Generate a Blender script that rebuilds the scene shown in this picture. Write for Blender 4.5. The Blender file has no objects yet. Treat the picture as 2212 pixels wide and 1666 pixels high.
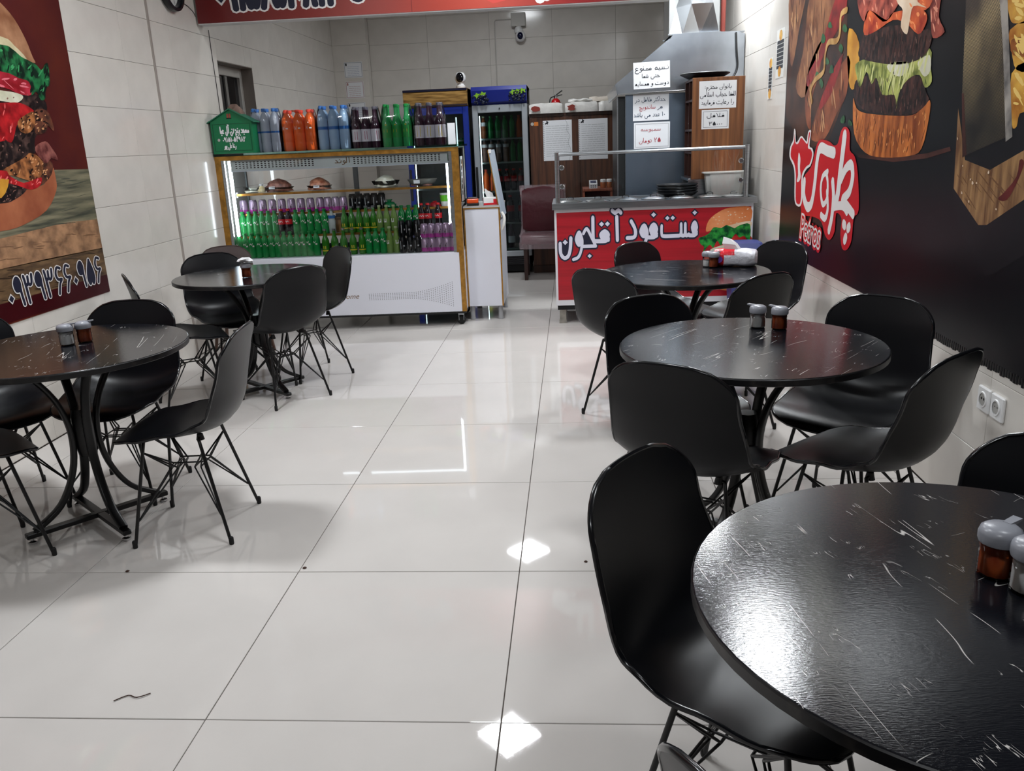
import bpy, math, random
from mathutils import Vector, Matrix
from mathutils.geometry import delaunay_2d_cdt
random.seed(7)
scn = bpy.context.scene
COL = scn.collection
PI = math.pi

# ------------------------------------------------------------------ camera, world, exposure
cam = bpy.data.cameras.new('camera')
cam.sensor_fit = 'HORIZONTAL'; cam.sensor_width = 36.0
cam.lens = 36.0 * 1810.0 / 2212.0
cam.clip_start = 0.02; cam.clip_end = 60
camo = bpy.data.objects.new('camera', cam); COL.objects.link(camo)
CR, CU, CF = Vector((0.99683907, 0.06805506, -0.04099229)), Vector((0.02018737, 0.28205983, 0.9591844)), Vector((-0.07683963, 0.95698002, -0.27979441))
mw = Matrix((CR, CU, -CF)).transposed().to_4x4(); mw.translation = (0, 0, 1.461)
camo.matrix_world = mw
scn.camera = camo
world = bpy.data.worlds.new('world'); scn.world = world; world.use_nodes = True
world.node_tree.nodes['Background'].inputs[0].default_value = (0.01, 0.01, 0.012, 1)
world.node_tree.nodes['Background'].inputs[1].default_value = 1.0
scn.view_settings.view_transform = 'Standard'; scn.view_settings.look = 'None'
scn.view_settings.gamma = 1; scn.view_settings.use_curve_mapping = False
scn.view_settings.exposure = 0.0
CEIL = 3.2
LAMP = 74.0
LAMPS = [(-0.6, -0.7, .7), (-0.6, 2.5, .6), (-0.6, 5.7, 1.1), (-0.6, 8.87, 0.72), (1.12, 1.5, 0.4), (1.12, 4.6, 1.0), (1.15, 7.3, 2.1), (-2.1, 3.4, 1.35)]
try:
    scn.cycles.max_bounces = 8; scn.cycles.diffuse_bounces = 4; scn.cycles.glossy_bounces = 4
    scn.cycles.transmission_bounces = 6; scn.cycles.transparent_max_bounces = 12
    scn.cycles.caustics_reflective = False; scn.cycles.caustics_refractive = False
    scn.cycles.use_denoising = True; scn.cycles.sample_clamp_indirect = 4
except Exception:
    pass

# ------------------------------------------------------------------ materials
def srgb(r, g, b):
    f = lambda c: (c / 255 / 12.92) if c / 255 <= 0.04045 else ((c / 255 + 0.055) / 1.055) ** 2.4
    return (f(r), f(g), f(b), 1)
MATS = {}
def mat(name, rgb, rough=0.5, metal=0.0, spec=0.5, var=0.0, scale=8.0, stretch=(1, 1, 1), rgb2=None, bump=0.0, bscale=60.0, trans=0.0, ior=1.45, emit=0.0, alpha=1.0, coat=0.0, detail=4.0, coords='Object', lo=.35, hi=.65):
    if name in MATS: return MATS[name]
    m = bpy.data.materials.new(name); m.use_nodes = True
    nt = m.node_tree; N = nt.nodes; L = nt.links; p = N['Principled BSDF']
    c1 = srgb(*rgb)
    p.inputs['Base Color'].default_value = c1
    p.inputs['Roughness'].default_value = rough; p.inputs['Metallic'].default_value = metal
    p.inputs['Specular IOR Level'].default_value = spec; p.inputs['IOR'].default_value = ior
    p.inputs['Transmission Weight'].default_value = trans; p.inputs['Alpha'].default_value = alpha
    p.inputs['Coat Weight'].default_value = coat; p.inputs['Coat Roughness'].default_value = 0.05
    if emit:
        p.inputs['Emission Color'].default_value = c1; p.inputs['Emission Strength'].default_value = emit
    tc = mp = None
    if var or rgb2 or bump:
        tc = N.new('ShaderNodeTexCoord'); mp = N.new('ShaderNodeMapping'); mp.inputs['Scale'].default_value = stretch
        L.new(tc.outputs[coords], mp.inputs['Vector'])
    if var or rgb2:
        n = N.new('ShaderNodeTexNoise'); n.inputs['Scale'].default_value = scale; n.inputs['Detail'].default_value = detail
        L.new(mp.outputs[0], n.inputs['Vector'])
        r = N.new('ShaderNodeValToRGB')
        r.color_ramp.elements[0].position = lo; r.color_ramp.elements[1].position = hi
        if rgb2: c2 = srgb(*rgb2)
        else: c2 = tuple(min(1, c * (1 + var)) for c in c1[:3]) + (1,); c1 = tuple(c * (1 - var) for c in c1[:3]) + (1,)
        r.color_ramp.elements[0].color = c1; r.color_ramp.elements[1].color = c2
        L.new(n.outputs[0], r.inputs[0]); L.new(r.outputs[0], p.inputs['Base Color'])
    if bump:
        n2 = N.new('ShaderNodeTexNoise'); n2.inputs['Scale'].default_value = bscale; n2.inputs['Detail'].default_value = 3
        L.new(mp.outputs[0], n2.inputs['Vector'])
        b = N.new('ShaderNodeBump'); b.inputs['Strength'].default_value = bump; b.inputs['Distance'].default_value = 0.01
        L.new(n2.outputs[0], b.inputs['Height']); L.new(b.outputs[0], p.inputs['Normal'])
    MATS[name] = m
    return m
def glassmat(name, tint=(255, 255, 255), ior=1.45, rough=0.02):
    m = bpy.data.materials.new(name); m.use_nodes = True; nt = m.node_tree; N = nt.nodes; L = nt.links
    N.remove(N['Principled BSDF']); out = N['Material Output']
    t = N.new('ShaderNodeBsdfTransparent'); t.inputs[0].default_value = srgb(*tint)
    g = N.new('ShaderNodeBsdfGlossy'); g.inputs['Roughness'].default_value = rough
    fr = N.new('ShaderNodeFresnel'); fr.inputs[0].default_value = ior
    mx = N.new('ShaderNodeMixShader'); L.new(fr.outputs[0], mx.inputs[0])
    L.new(t.outputs[0], mx.inputs[1]); L.new(g.outputs[0], mx.inputs[2]); L.new(mx.outputs[0], out.inputs[0])
    MATS[name] = m
    return m
def woodmat(name, a, b, scale=3.0, stretch=(14, 14, .8), rough=.45):
    return mat(name, a, rough, rgb2=b, scale=scale, stretch=stretch, detail=8, bump=.05, bscale=scale, lo=.3, hi=.7)

plastic = mat('black_plastic', (11, 12, 16), .34, spec=.27, bump=.03, bscale=900)
plastic_back = plastic
wire = mat('black_wire_paint', (12, 12, 14), .35)
cap_m = mat('black_rubber', (14, 14, 15), .6)
chrome = mat('chrome', (210, 210, 212), .12, metal=1)
steel = mat('brushed_steel', (168, 172, 176), .28, metal=1, var=.12, scale=6, stretch=(1, 1, 30))
galv = mat('galvanised_steel', (186, 194, 204), .24, metal=1, var=.14, scale=5, bump=.12, bscale=3.5)
darksteel = mat('blue_grey_steel_sheet', (120, 134, 150), .35, metal=1, var=.08, scale=4, bump=.05, bscale=4)  # blue-grey sheet steel, darker in tone than the galvanised hood
floor_m = mat('polished_porcelain', (203, 198, 194), .035, spec=.42, var=.025, scale=3, bump=.004, bscale=2.0)
grout_m = mat('dark_grout', (78, 70, 64), .9)
tile_m = mat('glazed_wall_tile', (216, 211, 204), .13, spec=.5, var=.035, scale=5, detail=6)
wgrout = mat('wall_grout', (158, 150, 142), .9)
ceil_m = mat('ceiling_paint', (176, 174, 170), .9)
white_m = mat('white_melamine', (212, 213, 222), .3, spec=.4)
white_p = mat('white_plastic', (226, 226, 226), .35)
paper = mat('white_paper', (232, 234, 238), .6)
gold_m = mat('gold_edge_trim', (176, 128, 58), .32, metal=.75, var=.25, scale=20)
black_ink = mat('black_ink', (22, 26, 36), .6)
red_ink = mat('dull_red_ink', (168, 62, 72), .6)
white_ink = mat('white_ink', (226, 226, 230), .5)
navy_ink = mat('navy_ink', (20, 22, 46), .5)
gold_ink = mat('brown_gold_ink', (112, 82, 44), .5)
glass = glassmat('clear_glass')
glass_dim = glassmat('fridge_glass', (205, 212, 212))
wrap = glassmat('shrink_wrap', (248, 249, 252), rough=.07, ior=1.5)
dark_m = mat('dark_interior', (16, 16, 18), .8)

# ------------------------------------------------------------------ mesh builder
class MB:
    def __init__(s): s.v = []; s.f = []; s.m = []; s.mi = 0; s.ink = {}
    def flush(s):
        """turn the collected pen polygons into one flat sheet without overlaps"""
        for (k, _i), (fr, polys) in s.ink.items():
            vs = []; fs = []
            for P in polys: fs.append(list(range(len(vs), len(vs) + len(P)))); vs += [Vector(q) for q in P]
            r = delaunay_2d_cdt(vs, [], fs, 1, 1e-5)
            s.add([fr.p(q.x, q.y, k) for q in r[0]], [tuple(f) for f, src in zip(r[2], r[5]) if src])
        s.ink = {}; return s
    def add(s, vs, fs):
        o = len(s.v); s.v += [tuple(v) for v in vs]; s.f += [tuple(i + o for i in f) for f in fs]; s.m += [s.mi] * len(fs); return s
    def box(s, x0, y0, z0, x1, y1, z1, bev=0):
        if bev <= 0:
            return s.add([(x0, y0, z0), (x1, y0, z0), (x1, y1, z0), (x0, y1, z0), (x0, y0, z1), (x1, y0, z1), (x1, y1, z1), (x0, y1, z1)],
                         [(0, 3, 2, 1), (4, 5, 6, 7), (0, 1, 5, 4), (1, 2, 6, 5), (2, 3, 7, 6), (3, 0, 4, 7)])
        b = bev
        ring = lambda d, z: [(x0 + d, y0 + b if d < b else y0 + d, z)] if 0 else [(x0 + b + d, y0 + d, z), (x1 - b - d, y0 + d, z), (x1 - d, y0 + b + d, z), (x1 - d, y1 - b - d, z), (x1 - b - d, y1 - d, z), (x0 + b + d, y1 - d, z), (x0 + d, y1 - b - d, z), (x0 + d, y0 + b + d, z)]
        rs = [ring(b * .6, z0), ring(0, z0 + b), ring(0, z1 - b), ring(b * .6, z1)]
        return s.loft(rs, caps=True)
    def loft(s, rings, caps=True, closed=True):
        n = len(rings[0]); o = len(s.v)
        for r in rings: s.v += [tuple(p) for p in r]
        for i in range(len(rings) - 1):
            for j in range(n if closed else n - 1):
                k = (j + 1) % n
                s.f.append((o + i * n + j, o + i * n + k, o + (i + 1) * n + k, o + (i + 1) * n + j)); s.m.append(s.mi)
        if caps:
            s.f.append(tuple(o + j for j in reversed(range(n)))); s.m.append(s.mi)
            s.f.append(tuple(o + (len(rings) - 1) * n + j for j in range(n))); s.m.append(s.mi)
        return s
    def lathe(s, prof, n=16, cx=0, cy=0, cz=0, caps=True):
        return s.loft([[(cx + r * math.cos(2 * PI * j / n), cy + r * math.sin(2 * PI * j / n), cz + z) for j in range(n)] for r, z in prof], caps)
    def tube(s, pts, r, n=8, sx=1.0, up=None):
        pts = [Vector(p) for p in pts]; rings = []; pn = None
        for i, p in enumerate(pts):
            t = (pts[min(i + 1, len(pts) - 1)] - pts[max(i - 1, 0)]).normalized()
            if pn is None:
                u = Vector(up) if up else (Vector((0, 0, 1)) if abs(t.z) < .9 else Vector((1, 0, 0)))
                pn = u
            a = (pn - t * pn.dot(t)).normalized(); b = t.cross(a); pn = a
            rr = r[i] if isinstance(r, (list, tuple)) else r
            rings.append([p + (a * math.cos(2 * PI * (j + .5) / n) + b * math.sin(2 * PI * (j + .5) / n) * sx) * rr for j in range(n)])
        return s.loft(rings)
    def poly(s, pts, d=None):
        """flat polygon (fan by ear clip of blender), optional thickness vector d"""
        n = len(pts); P = [Vector(p) for p in pts]
        if d is None: return s.add(P, [tuple(range(n))])
        Q = [p + Vector(d) for p in P]
        return s.add(P + Q, [tuple(reversed(range(n))), tuple(range(n, 2 * n))] + [(i, (i + 1) % n, n + (i + 1) % n, n + i) for i in range(n)])
    def mesh(s, name, mats, smooth=0):
        s.flush(); me = bpy.data.meshes.new(name); me.from_pydata(s.v, [], s.f)
        ms = mats if isinstance(mats, (list, tuple)) else [mats]
        for m in ms: me.materials.append(m)
        if len(ms) > 1: me.polygons.foreach_set('material_index', s.m)
        me.validate(); 
        if smooth:
            me.polygons.foreach_set('use_smooth', [True] * len(me.polygons))
            try: me.set_sharp_from_angle(angle=math.radians(smooth))
            except Exception: pass
        me.update(); return me
    def build(s, name, mats, parent=None, smooth=0, loc=None, rz=None):
        return mkobj(name, s.mesh(name, mats, smooth), parent, loc, rz)
def mkobj(name, me, parent=None, loc=None, rz=None):
    o = bpy.data.objects.new(name, me); COL.objects.link(o)
    if parent: o.parent = parent
    if loc is not None: o.location = loc
    if rz is not None: o.rotation_euler = (0, 0, rz)
    return o
def tag(o, label, cat, group=None, kind=None):
    o['label'] = label; o['category'] = cat
    if group: o['group'] = group
    if kind: o['kind'] = kind
    return o
def thing(name, label, cat, loc=(0, 0, 0), rz=0, group=None):
    o = bpy.data.objects.new(name, None); COL.objects.link(o); o.empty_display_size = .05
    o.location = loc; o.rotation_euler = (0, 0, rz)
    return tag(o, label, cat, group)
def dup(root, loc, rz=0, label=None, group=None, scale=None):
    r = root.copy(); COL.objects.link(r); r.location = loc; r.rotation_euler = (0, 0, rz)
    if scale: r.scale = scale
    if label: r['label'] = label
    if group: r['group'] = group
    for ch in list(root.children):
        c = ch.copy(); COL.objects.link(c); c.parent = r
        for g in list(ch.children):
            d = g.copy(); COL.objects.link(d); d.parent = c
    return r
def struct(o): o['kind'] = 'structure'; return o
def B(x0, y0, z0, x1, y1, z1, bev=0): return MB().box(x0, y0, z0, x1, y1, z1, bev)
def spline(pts, n=6, closed=False):
    P = [Vector(p) for p in pts]; out = []; m = len(P)
    for i in range(m if closed else m - 1):
        a, b, c, d = (P[(i - 1) % m] if closed or i > 0 else P[0]), P[i % m], P[(i + 1) % m], (P[(i + 2) % m] if closed or i + 2 < m else P[-1])
        for k in range(n):
            t = k / n
            out.append(.5 * ((2 * b) + (c - a) * t + (2 * a - 5 * b + 4 * c - d) * t * t + (3 * b - a - 3 * c + d) * t ** 3))
    if not closed: out.append(P[-1].copy())
    return out

# ------------------------------------------------------------------ lettering (pen strokes on a plane)
class Frame:
    """a writing plane: origin, right, up; layers step along the outward normal"""
    def __init__(s, o, u, v):
        s.o, s.u, s.v = Vector(o), Vector(u).normalized(), Vector(v).normalized(); s.n = s.u.cross(s.v)
    def p(s, x, y, k=0): return s.o + s.u * x + s.v * y + s.n * k
FRONT = lambda x, y, z: Frame((x, y, z), (1, 0, 0), (0, 0, 1))
def pen(mb, fr, pts, w, k=0.0, sub=5, nib=None):
    P = spline([(p[0], p[1], 0) for p in pts], sub) if len(pts) > 2 else [Vector((p[0], p[1], 0)) for p in pts]
    h = w / 2; na = 8
    disc = [(math.cos(2 * PI * j / na) * h, math.sin(2 * PI * j / na) * h) for j in range(na)]
    if nib: disc = [(x * nib[0], y * nib[1]) for x, y in disc]
    ink = mb.ink.setdefault((k, id(fr)), (fr, []))[1]
    for i, q in enumerate(P):
        ink.append([(q.x + a, q.y + b) for a, b in disc])
        if i:
            o = P[i - 1]; d = q - o
            if d.length < 1e-6: continue
            nx, ny = -d.y / d.length, d.x / d.length
            e = max(abs(a * nx + b * ny) for a, b in disc)
            ink.append([(o.x + nx * e, o.y + ny * e), (o.x - nx * e, o.y - ny * e), (q.x - nx * e, q.y - ny * e), (q.x + nx * e, q.y + ny * e)])
NOJOIN = set('اآدرزوۀ ')
NOON = [(-.05, -.08), (-.18, -.32), (-.42, -.38), (-.62, -.22), (-.64, .12)]
def letter(ch, r, l):
    """pen strokes, dots (x, y, n) and advance of one Persian letter; r / l: joined to the right / left"""
    S = []; D = []; z = lambda a, b: a if r else b
    if ch in 'بپتثنی' and (l or ch in 'بپتث'):
        dx = -.2
        if l:
            S = z([[(0, 0), (-.14, .02), (-.2, .33)], [(-.2, .33), (-.22, .04), (-.44, 0)]], [[(-.04, .38), (-.08, .07), (-.2, 0), (-.42, 0)]]); adv = .42
        else:
            S = z([[(0, 0), (-.15, 0), (-.95, 0), (-1.08, .1), (-1.08, .32)]], [[(0, .34), (-.04, .08), (-.18, 0), (-.85, 0), (-.98, .1), (-.98, .34)]]); adv = 1.12; dx = -.52
        D = {'ب': [(dx, -.28, 1)], 'پ': [(dx, -.32, 3)], 'ت': [(dx, .56, 2)], 'ث': [(dx, .58, 3)], 'ن': [(dx, .62, 1)], 'ی': [(dx, -.28, 2)]}[ch]
    elif ch == 'ن': S = [[z((0, 0), (0, .3))] + NOON]; D = [(-.34, .16, 1)]; adv = .74
    elif ch == 'ی': S = [z([(0, 0), (-.15, 0), (-.27, -.08), (-.22, -.28), (-.42, -.45), (-.78, -.4), (-.92, -.15), (-.86, .08)], [(-.1, .22), (-.28, .34), (-.42, .18), (-.25, .0), (-.2, -.2), (-.4, -.42), (-.75, -.4), (-.9, -.15), (-.84, .08)])]; adv = .98
    elif ch in 'جچحخ':
        dd = {'ج': [(-.32, -.26, 1)], 'چ': [(-.32, -.3, 3)], 'ح': [], 'خ': [(-.3, .72, 1)]}[ch]
        head = [(-.62, .34), (-.44, .46), (-.2, .22)]
        if l: S = [head + [(-.02, .02)], [(0, 0), (-.7, 0)]]; adv = .7; D = dd
        else:
            S = [head + [(0, .22)]] if not r else [head + [(-.02, .05)]]
            S.append([z((0, 0), (0, .22)), (-.32, .1), (-.52, -.15), (-.48, -.48), (-.2, -.6), (0, -.54)]); adv = .66; D = [(-.24, -.24, d[2]) for d in dd]
    elif ch == 'د': S = z([[(0, 0), (-.5, 0)], [(-.38, .5), (-.2, .3), (-.12, .02)]], [[(-.22, .52), (-.02, .25), (-.06, .03), (-.42, 0)]]); adv = .54
    elif ch in 'رز': S = [[z((0, 0), (0, .28)), (-.05, 0), (-.18, -.25), (-.44, -.36)]]; adv = .42; D = [(-.1, .5, 1)] if ch == 'ز' else []
    elif ch in 'سش':
        S = [[z((0, 0), (0, .36)), (-.05, .03), (-.17, 0), (-.26, .04), (-.29, .36)], [(-.29, .36), (-.31, .04), (-.44, 0), (-.54, .04), (-.57, .36)]]
        if l: S.append([(-.57, .36), (-.59, .04), (-.8, 0)]); adv = .8
        else: S.append([(-.57, .36), (-.59, 0)] + [(x - .56, y) for x, y in NOON[1:]]); adv = 1.26
        D = [(-.3, .6, 3)] if ch == 'ش' else []
    elif ch in 'صضطظ':
        S = [[z((0, 0), (-.05, 0)), (-.2, .12), (-.42, .34), (-.6, .2), (-.5, .02), (-.2, 0), (0, 0)], [(-.5, .0), (-.62, .1 if ch in 'صض' else .0), (-.72, 0)]]; adv = .72
        if ch in 'طظ': S.append([(-.14, 1.0), (-.16, .06)])
        D = [(-.35, .62, 1)] if ch in 'ضظ' else []
    elif ch in 'عغ':
        if r: S = [[(0, 0), (-.2, .02), (-.46, .32), (-.14, .34), (-.36, .02), (-.5, 0)]]
        else: S = [[(-.1, .36), (-.3, .48), (-.46, .32), (-.36, .12), (-.1, .04)]]
        if l: S.append([(-.1 if not r else -.4, .02), (-.6, 0)]); adv = .6
        else: S.append([(-.1 if not r else -.36, .06), (-.42, -.08), (-.52, -.35), (-.3, -.58), (0, -.56)]); adv = .62
    elif ch in 'فق':
        S = [[z((-.2, 0), (0, .1)), (-.06, .1), (.0, .26), (-.14, .4), (-.3, .26), (-.2, .08), (0, .04)]]
        if r: S.append([(0, 0), (-.3, 0)])
        if l: S.append([(-.02, .08), (-.12, 0), (-.5, 0)]); adv = .48
        elif ch == 'ف': S.append([(-.02, .06), (-.15, 0), (-.95, 0), (-1.08, .1), (-1.1, .3)]); adv = 1.12
        else: S.append([(0, .05)] + NOON); adv = .74
        D = [(-.15, .7, 2 if ch == 'ق' else 1)]
    elif ch in 'کگ':
        S = [[(.1, 1.0), (-.22, .8), (-.34, .66), (-.1, .36), (-.06, .06)], [(0, 0), (-.06, .02), (-.42, 0)]]; adv = .42
        if not l: S[1] = [(-.06, .05), (-.15, 0), (-.85, 0), (-.95, .2)]; adv = 1.0
    elif ch == 'ل':
        S = [[(-.1, 1.0), (-.11, .06)]]
        if r: S.append([(0, 0), (-.11, .01)])
        if l: S.append([(-.11, .06), (-.16, 0), (-.32, 0)]); adv = .32
        else: S.append([(-.11, .06), (-.13, -.15), (-.28, -.34), (-.5, -.32), (-.64, -.1), (-.62, .16)]); adv = .76
    elif ch == 'ﻻ': S = [[(-.1, .95), (-.14, .06)], [(-.1, .02), (-.4, .02)], [(-.56, .95), (-.42, .3), (-.36, .02)]] + ([[(0, 0), (-.14, 0)]] if r else []); adv = .66
    elif ch == 'م':
        S = [[z((0, 0), (-.06, -.02)), (-.02, .2), (-.18, .32), (-.32, .16), (-.24, 0), (-.06, 0)]]
        if l: S.append([(0, 0), (-.5, 0)] if r else [(-.06, 0), (-.5, 0)]); adv = .5
        else: S.append([(-.24, 0), (-.36, -.08), (-.38, -.6)]); adv = .46
    elif ch == 'و': S = [[z((0, 0), (-.03, .05)), (0, .2), (-.14, .38), (-.3, .2), (-.18, .04), (-.02, .08)], [(0, .14), (-.04, -.08), (-.2, -.28), (-.46, -.34)]]; adv = .46
    elif ch == 'ه':
        if l: S = [[(0, .02), (0, .22), (-.18, .44), (-.4, .2), (-.25, 0), (-.02, .0)], [(-.2, .02), (-.16, .2), (-.4, .2)], [(-.2, 0), (-.58, 0)]]; adv = .58
        else: S = [[z((0, 0), (-.06, .05)), (-.1, .08), (-.2, .42), (-.46, .2), (-.38, 0), (-.12, .04)]]; adv = .52
    elif ch in 'اآ':
        S = z([[(0, 0), (-.1, .03), (-.13, .22), (-.13, .98)]], [[(-.06, .98), (-.04, .02)]]); adv = .24
        if ch == 'آ': S.append([(.1, 1.14), (0, 1.24), (-.12, 1.14), (-.24, 1.24)]); adv = .3
    elif ch == ':': D = [(-.1, .1, 1), (-.1, .45, 1)]; adv = .25
    elif ch == ' ': adv = .3
    # digits (drawn left to right inside their own cell)
    elif ch == '۰': D = [(-.16, .3, 4)]; adv = .36
    elif ch == '۱': S = [[(-.24, .95), (-.16, .7), (-.14, 0)]]; adv = .36
    elif ch == '۲': S = [[(-.5, .95), (-.42, .68), (-.36, 0)], [(-.44, .66), (-.26, .6), (-.1, .72), (-.06, .95)]]; adv = .58
    elif ch == '۳': S = [[(-.6, .95), (-.54, .68), (-.46, 0)], [(-.55, .68), (-.42, .62), (-.35, .72), (-.33, .9)], [(-.35, .72), (-.26, .6), (-.12, .68), (-.06, .95)]]; adv = .66
    elif ch == '۵': S = [[(-.3, .95), (-.5, .55), (-.56, .2), (-.44, .02), (-.3, .16), (-.16, .02), (-.04, .2), (-.1, .55), (-.3, .95)]]; adv = .64
    elif ch == '۶': S = [[(-.1, .9), (-.32, .95), (-.46, .72), (-.34, .52), (-.08, .5), (-.26, .35), (-.42, 0)]]; adv = .56
    elif ch == '۸': S = [[(-.3, .95), (-.36, .5), (-.54, 0)], [(-.3, .95), (-.22, .5), (-.04, 0)]]; adv = .6
    elif ch == '۹': S = [[(-.2, .5), (-.42, .52), (-.48, .78), (-.3, .95), (-.14, .8), (-.14, .45), (-.06, 0)]]; adv = .56
    else: adv = .3
    return S, D, adv
def layout(text):
    text = text.replace('لا', 'ﻻ'); S = []; D = []; x = 0.0
    AL = set('ابپتثجچحخدرزسشصضطظعغفقکگلمنوهیآﻻ')
    dig = lambda c: c in '۰۱۲۳۴۵۶۷۸۹'
    # digits read left to right: reverse runs
    i = 0; t = ''
    while i < len(text):
        j = i
        while j < len(text) and dig(text[j]): j += 1
        if j > i: t += text[i:j][::-1]; i = j
        else: t += text[i]; i += 1
    for i, ch in enumerate(t):
        pr = t[i - 1] if i else ' '; nx = t[i + 1] if i + 1 < len(t) else ' '
        r = ch in AL and pr in AL and pr not in NOJOIN and pr != 'ﻻ' and ch != 'آ'
        l = ch in AL and nx in AL and ch not in NOJOIN and ch != 'ﻻ' and nx != 'آ'
        s, d, a = letter(ch, r, l)
        S += [[(x + px, py) for px, py in st] for st in s]
        D += [(x + dx, dy, n) for dx, dy, n in d]
        x -= a + (0 if l else .1)
    return S, D
def write(mb, fr, text, x0, x1, y, h, w=.14, k=0.0, grow=0.0, nib=None, ref=None):
    """write text between x0 and x1 on frame fr with baseline y and ascender height h; grow widens every stroke (outline)"""
    S, D = layout(text)
    xs = [p[0] for s in S for p in s] + [d[0] for d in D]
    a, b = min(xs), max(xs); sc = (x1 - x0) / max(b - a, 1e-6)
    W = w * h
    T = lambda px, py: (x0 + (px - a) * sc, y + py * h)
    for s in S: pen(mb, fr, [T(*p) for p in s], W + grow * 2, k, 4, nib)
    q = W * .72 + grow * 1.2
    for dx, dy, n in D:
        if n == 4: pts = [(0, 0)]; q2 = W * 1.05 + grow * 1.2
        else: q2 = q; pts = {1: [(0, 0)], 2: [(-1, 0), (1, 0)], 3: [(-1, -.3), (1, -.3), (0, 1)]}[n]
        X, Y = T(dx, dy)
        for ax, ay in pts:
            cx, cy = X + ax * W * .85, Y + ay * W * .85
            mb.ink.setdefault((k, id(fr)), (fr, []))[1].append([(cx - q2, cy), (cx, cy - q2), (cx + q2, cy), (cx, cy + q2)])
def latin(fr, text, size, m, parent, name='lettering', shear=0.0, k=0.0, offset=0.0, rot=0.0, xs=1.0):
    cu = bpy.data.curves.new('text', 'FONT'); cu.body = text; cu.size = size; cu.shear = shear; cu.offset = offset; cu.resolution_u = 3; cu.fill_mode = 'FRONT'
    tmp = bpy.data.objects.new('text', cu); COL.objects.link(tmp)
    me = bpy.data.meshes.new_from_object(tmp.evaluated_get(bpy.context.evaluated_depsgraph_get()))
    bpy.data.objects.remove(tmp); bpy.data.curves.remove(cu)
    c, s_ = math.cos(rot), math.sin(rot)
    for v in me.vertices:
        x, y = v.co.x * xs, v.co.y; v.co = fr.p(x * c - y * s_, x * s_ + y * c, k)
    me.materials.clear(); me.materials.append(m); me.name = name
    return mkobj(name, me, parent)

# ================================================================== THE ROOM
XL, XR, YB, YF = -2.84, 1.46, 10.75, -2.6
# floor of large porcelain tiles on a dark grout bed
floor = struct(B(XL - .1, YF - .1, -.08, XR + .1, YB + .1, -.004).build('floor', grout_m))
def cuts(a, b, o, p):
    k = math.ceil((a - o) / p + 1e-6); c = [a]
    while o + k * p < b - 1e-6: c.append(o + k * p); k += 1
    return c + [b]
xc = cuts(XL, XR, -.215, .8); yc = cuts(YF, YB, 1.85, .8034)
cache = {}
def tilebox(dx, dy, t, m, g=.0015, bev=.0012, name='tile'):
    key = (round(dx, 3), round(dy, 3), t, m.name)
    if key not in cache:
        b = MB(); a, c = dx / 2 - g, dy / 2 - g
        b.loft([[(-a, -c, -t), (a, -c, -t), (a, c, -t), (-a, c, -t)], [(-a, -c, -bev), (a, -c, -bev), (a, c, -bev), (-a, c, -bev)],
                [(-a + bev, -c + bev, 0), (a - bev, -c + bev, 0), (a - bev, c - bev, 0), (-a + bev, c - bev, 0)]])
        cache[key] = b.mesh(name, m)
    return cache[key]
for i in range(len(xc) - 1):
    for j in range(len(yc) - 1):
        o = mkobj('floor_tile', tilebox(xc[i + 1] - xc[i], yc[j + 1] - yc[j], .006, floor_m, name='floor_tile'), floor, ((xc[i] + xc[i + 1]) / 2, (yc[j] + yc[j + 1]) / 2, 0))
        o.rotation_euler = (random.uniform(-.0006, .0006), random.uniform(-.0006, .0006), 0)
struct(B(XL - .1, YF - .1, CEIL, XR + .1, YB + .1, CEIL + .1).build('ceiling', ceil_m))
# walls: rendered core with glazed tiles standing proud of it
T = .006
WY0, WY1, WZ0, WZ1 = 7.05, 7.82, 1.55, 2.185      # kitchen window opening in the left wall
wl = MB(); xa, xb = XL - .18, XL - T
wl.box(xa, YF, 0, xb, WY0, CEIL).box(xa, WY1, 0, xb, YB + .1, CEIL).box(xa, WY0, 0, xb, WY1, WZ0).box(xa, WY0, WZ1, xb, WY1, CEIL)
wall_left = struct(wl.build('wall_left', wgrout))
wall_right = struct(B(XR + T, YF, 0, XR + .18, YB + .1, CEIL).build('wall_right', wgrout))
wall_back = struct(B(XL - .1, YB + T, 0, XR + .1, YB + .18, CEIL).build('wall_back', wgrout))
struct(B(XL - .1, YF - .2, 0, XR + .1, YF, CEIL).build('wall_front', mat('shop_front_paint', (120, 116, 112), .6)))
ZR = [0.005 + .293 * k for k in range(11)] + [CEIL]
def tiles(parent, place, a0, a1, o, p, hole=None, rot=None):
    cs = cuts(a0, a1, o, p)
    for i in range(len(cs) - 1):
        for k in range(len(ZR) - 1):
            R = [(cs[i], ZR[k], cs[i + 1], ZR[k + 1])]
            if hole:
                h = hole; n = []
                for (u0, v0, u1, v1) in R:
                    if u1 <= h[0] or u0 >= h[2] or v1 <= h[1] or v0 >= h[3]: n.append((u0, v0, u1, v1)); continue
                    if u0 < h[0]: n.append((u0, v0, h[0], v1))
                    if u1 > h[2]: n.append((h[2], v0, u1, v1))
                    if v0 < h[1]: n.append((max(u0, h[0]), v0, min(u1, h[2]), h[1]))
                    if v1 > h[3]: n.append((max(u0, h[0]), h[3], min(u1, h[2]), v1))
                R = n
            for (u0, v0, u1, v1) in R:
                if u1 - u0 < .01 or v1 - v0 < .01: continue
                ob = mkobj('wall_tile', tilebox(u1 - u0, v1 - v0, T, tile_m, g=.001, bev=.001, name='wall_tile'), parent)
                m = rot.to_4x4(); m.translation = place((u0 + u1) / 2, (v0 + v1) / 2); ob.matrix_world = m
RL = Matrix(((0, 0, 1), (1, 0, 0), (0, 1, 0)))       # tile x -> +y, y -> z, normal +x
RR = Matrix(((0, 0, -1), (-1, 0, 0), (0, 1, 0)))     # normal -x
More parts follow.
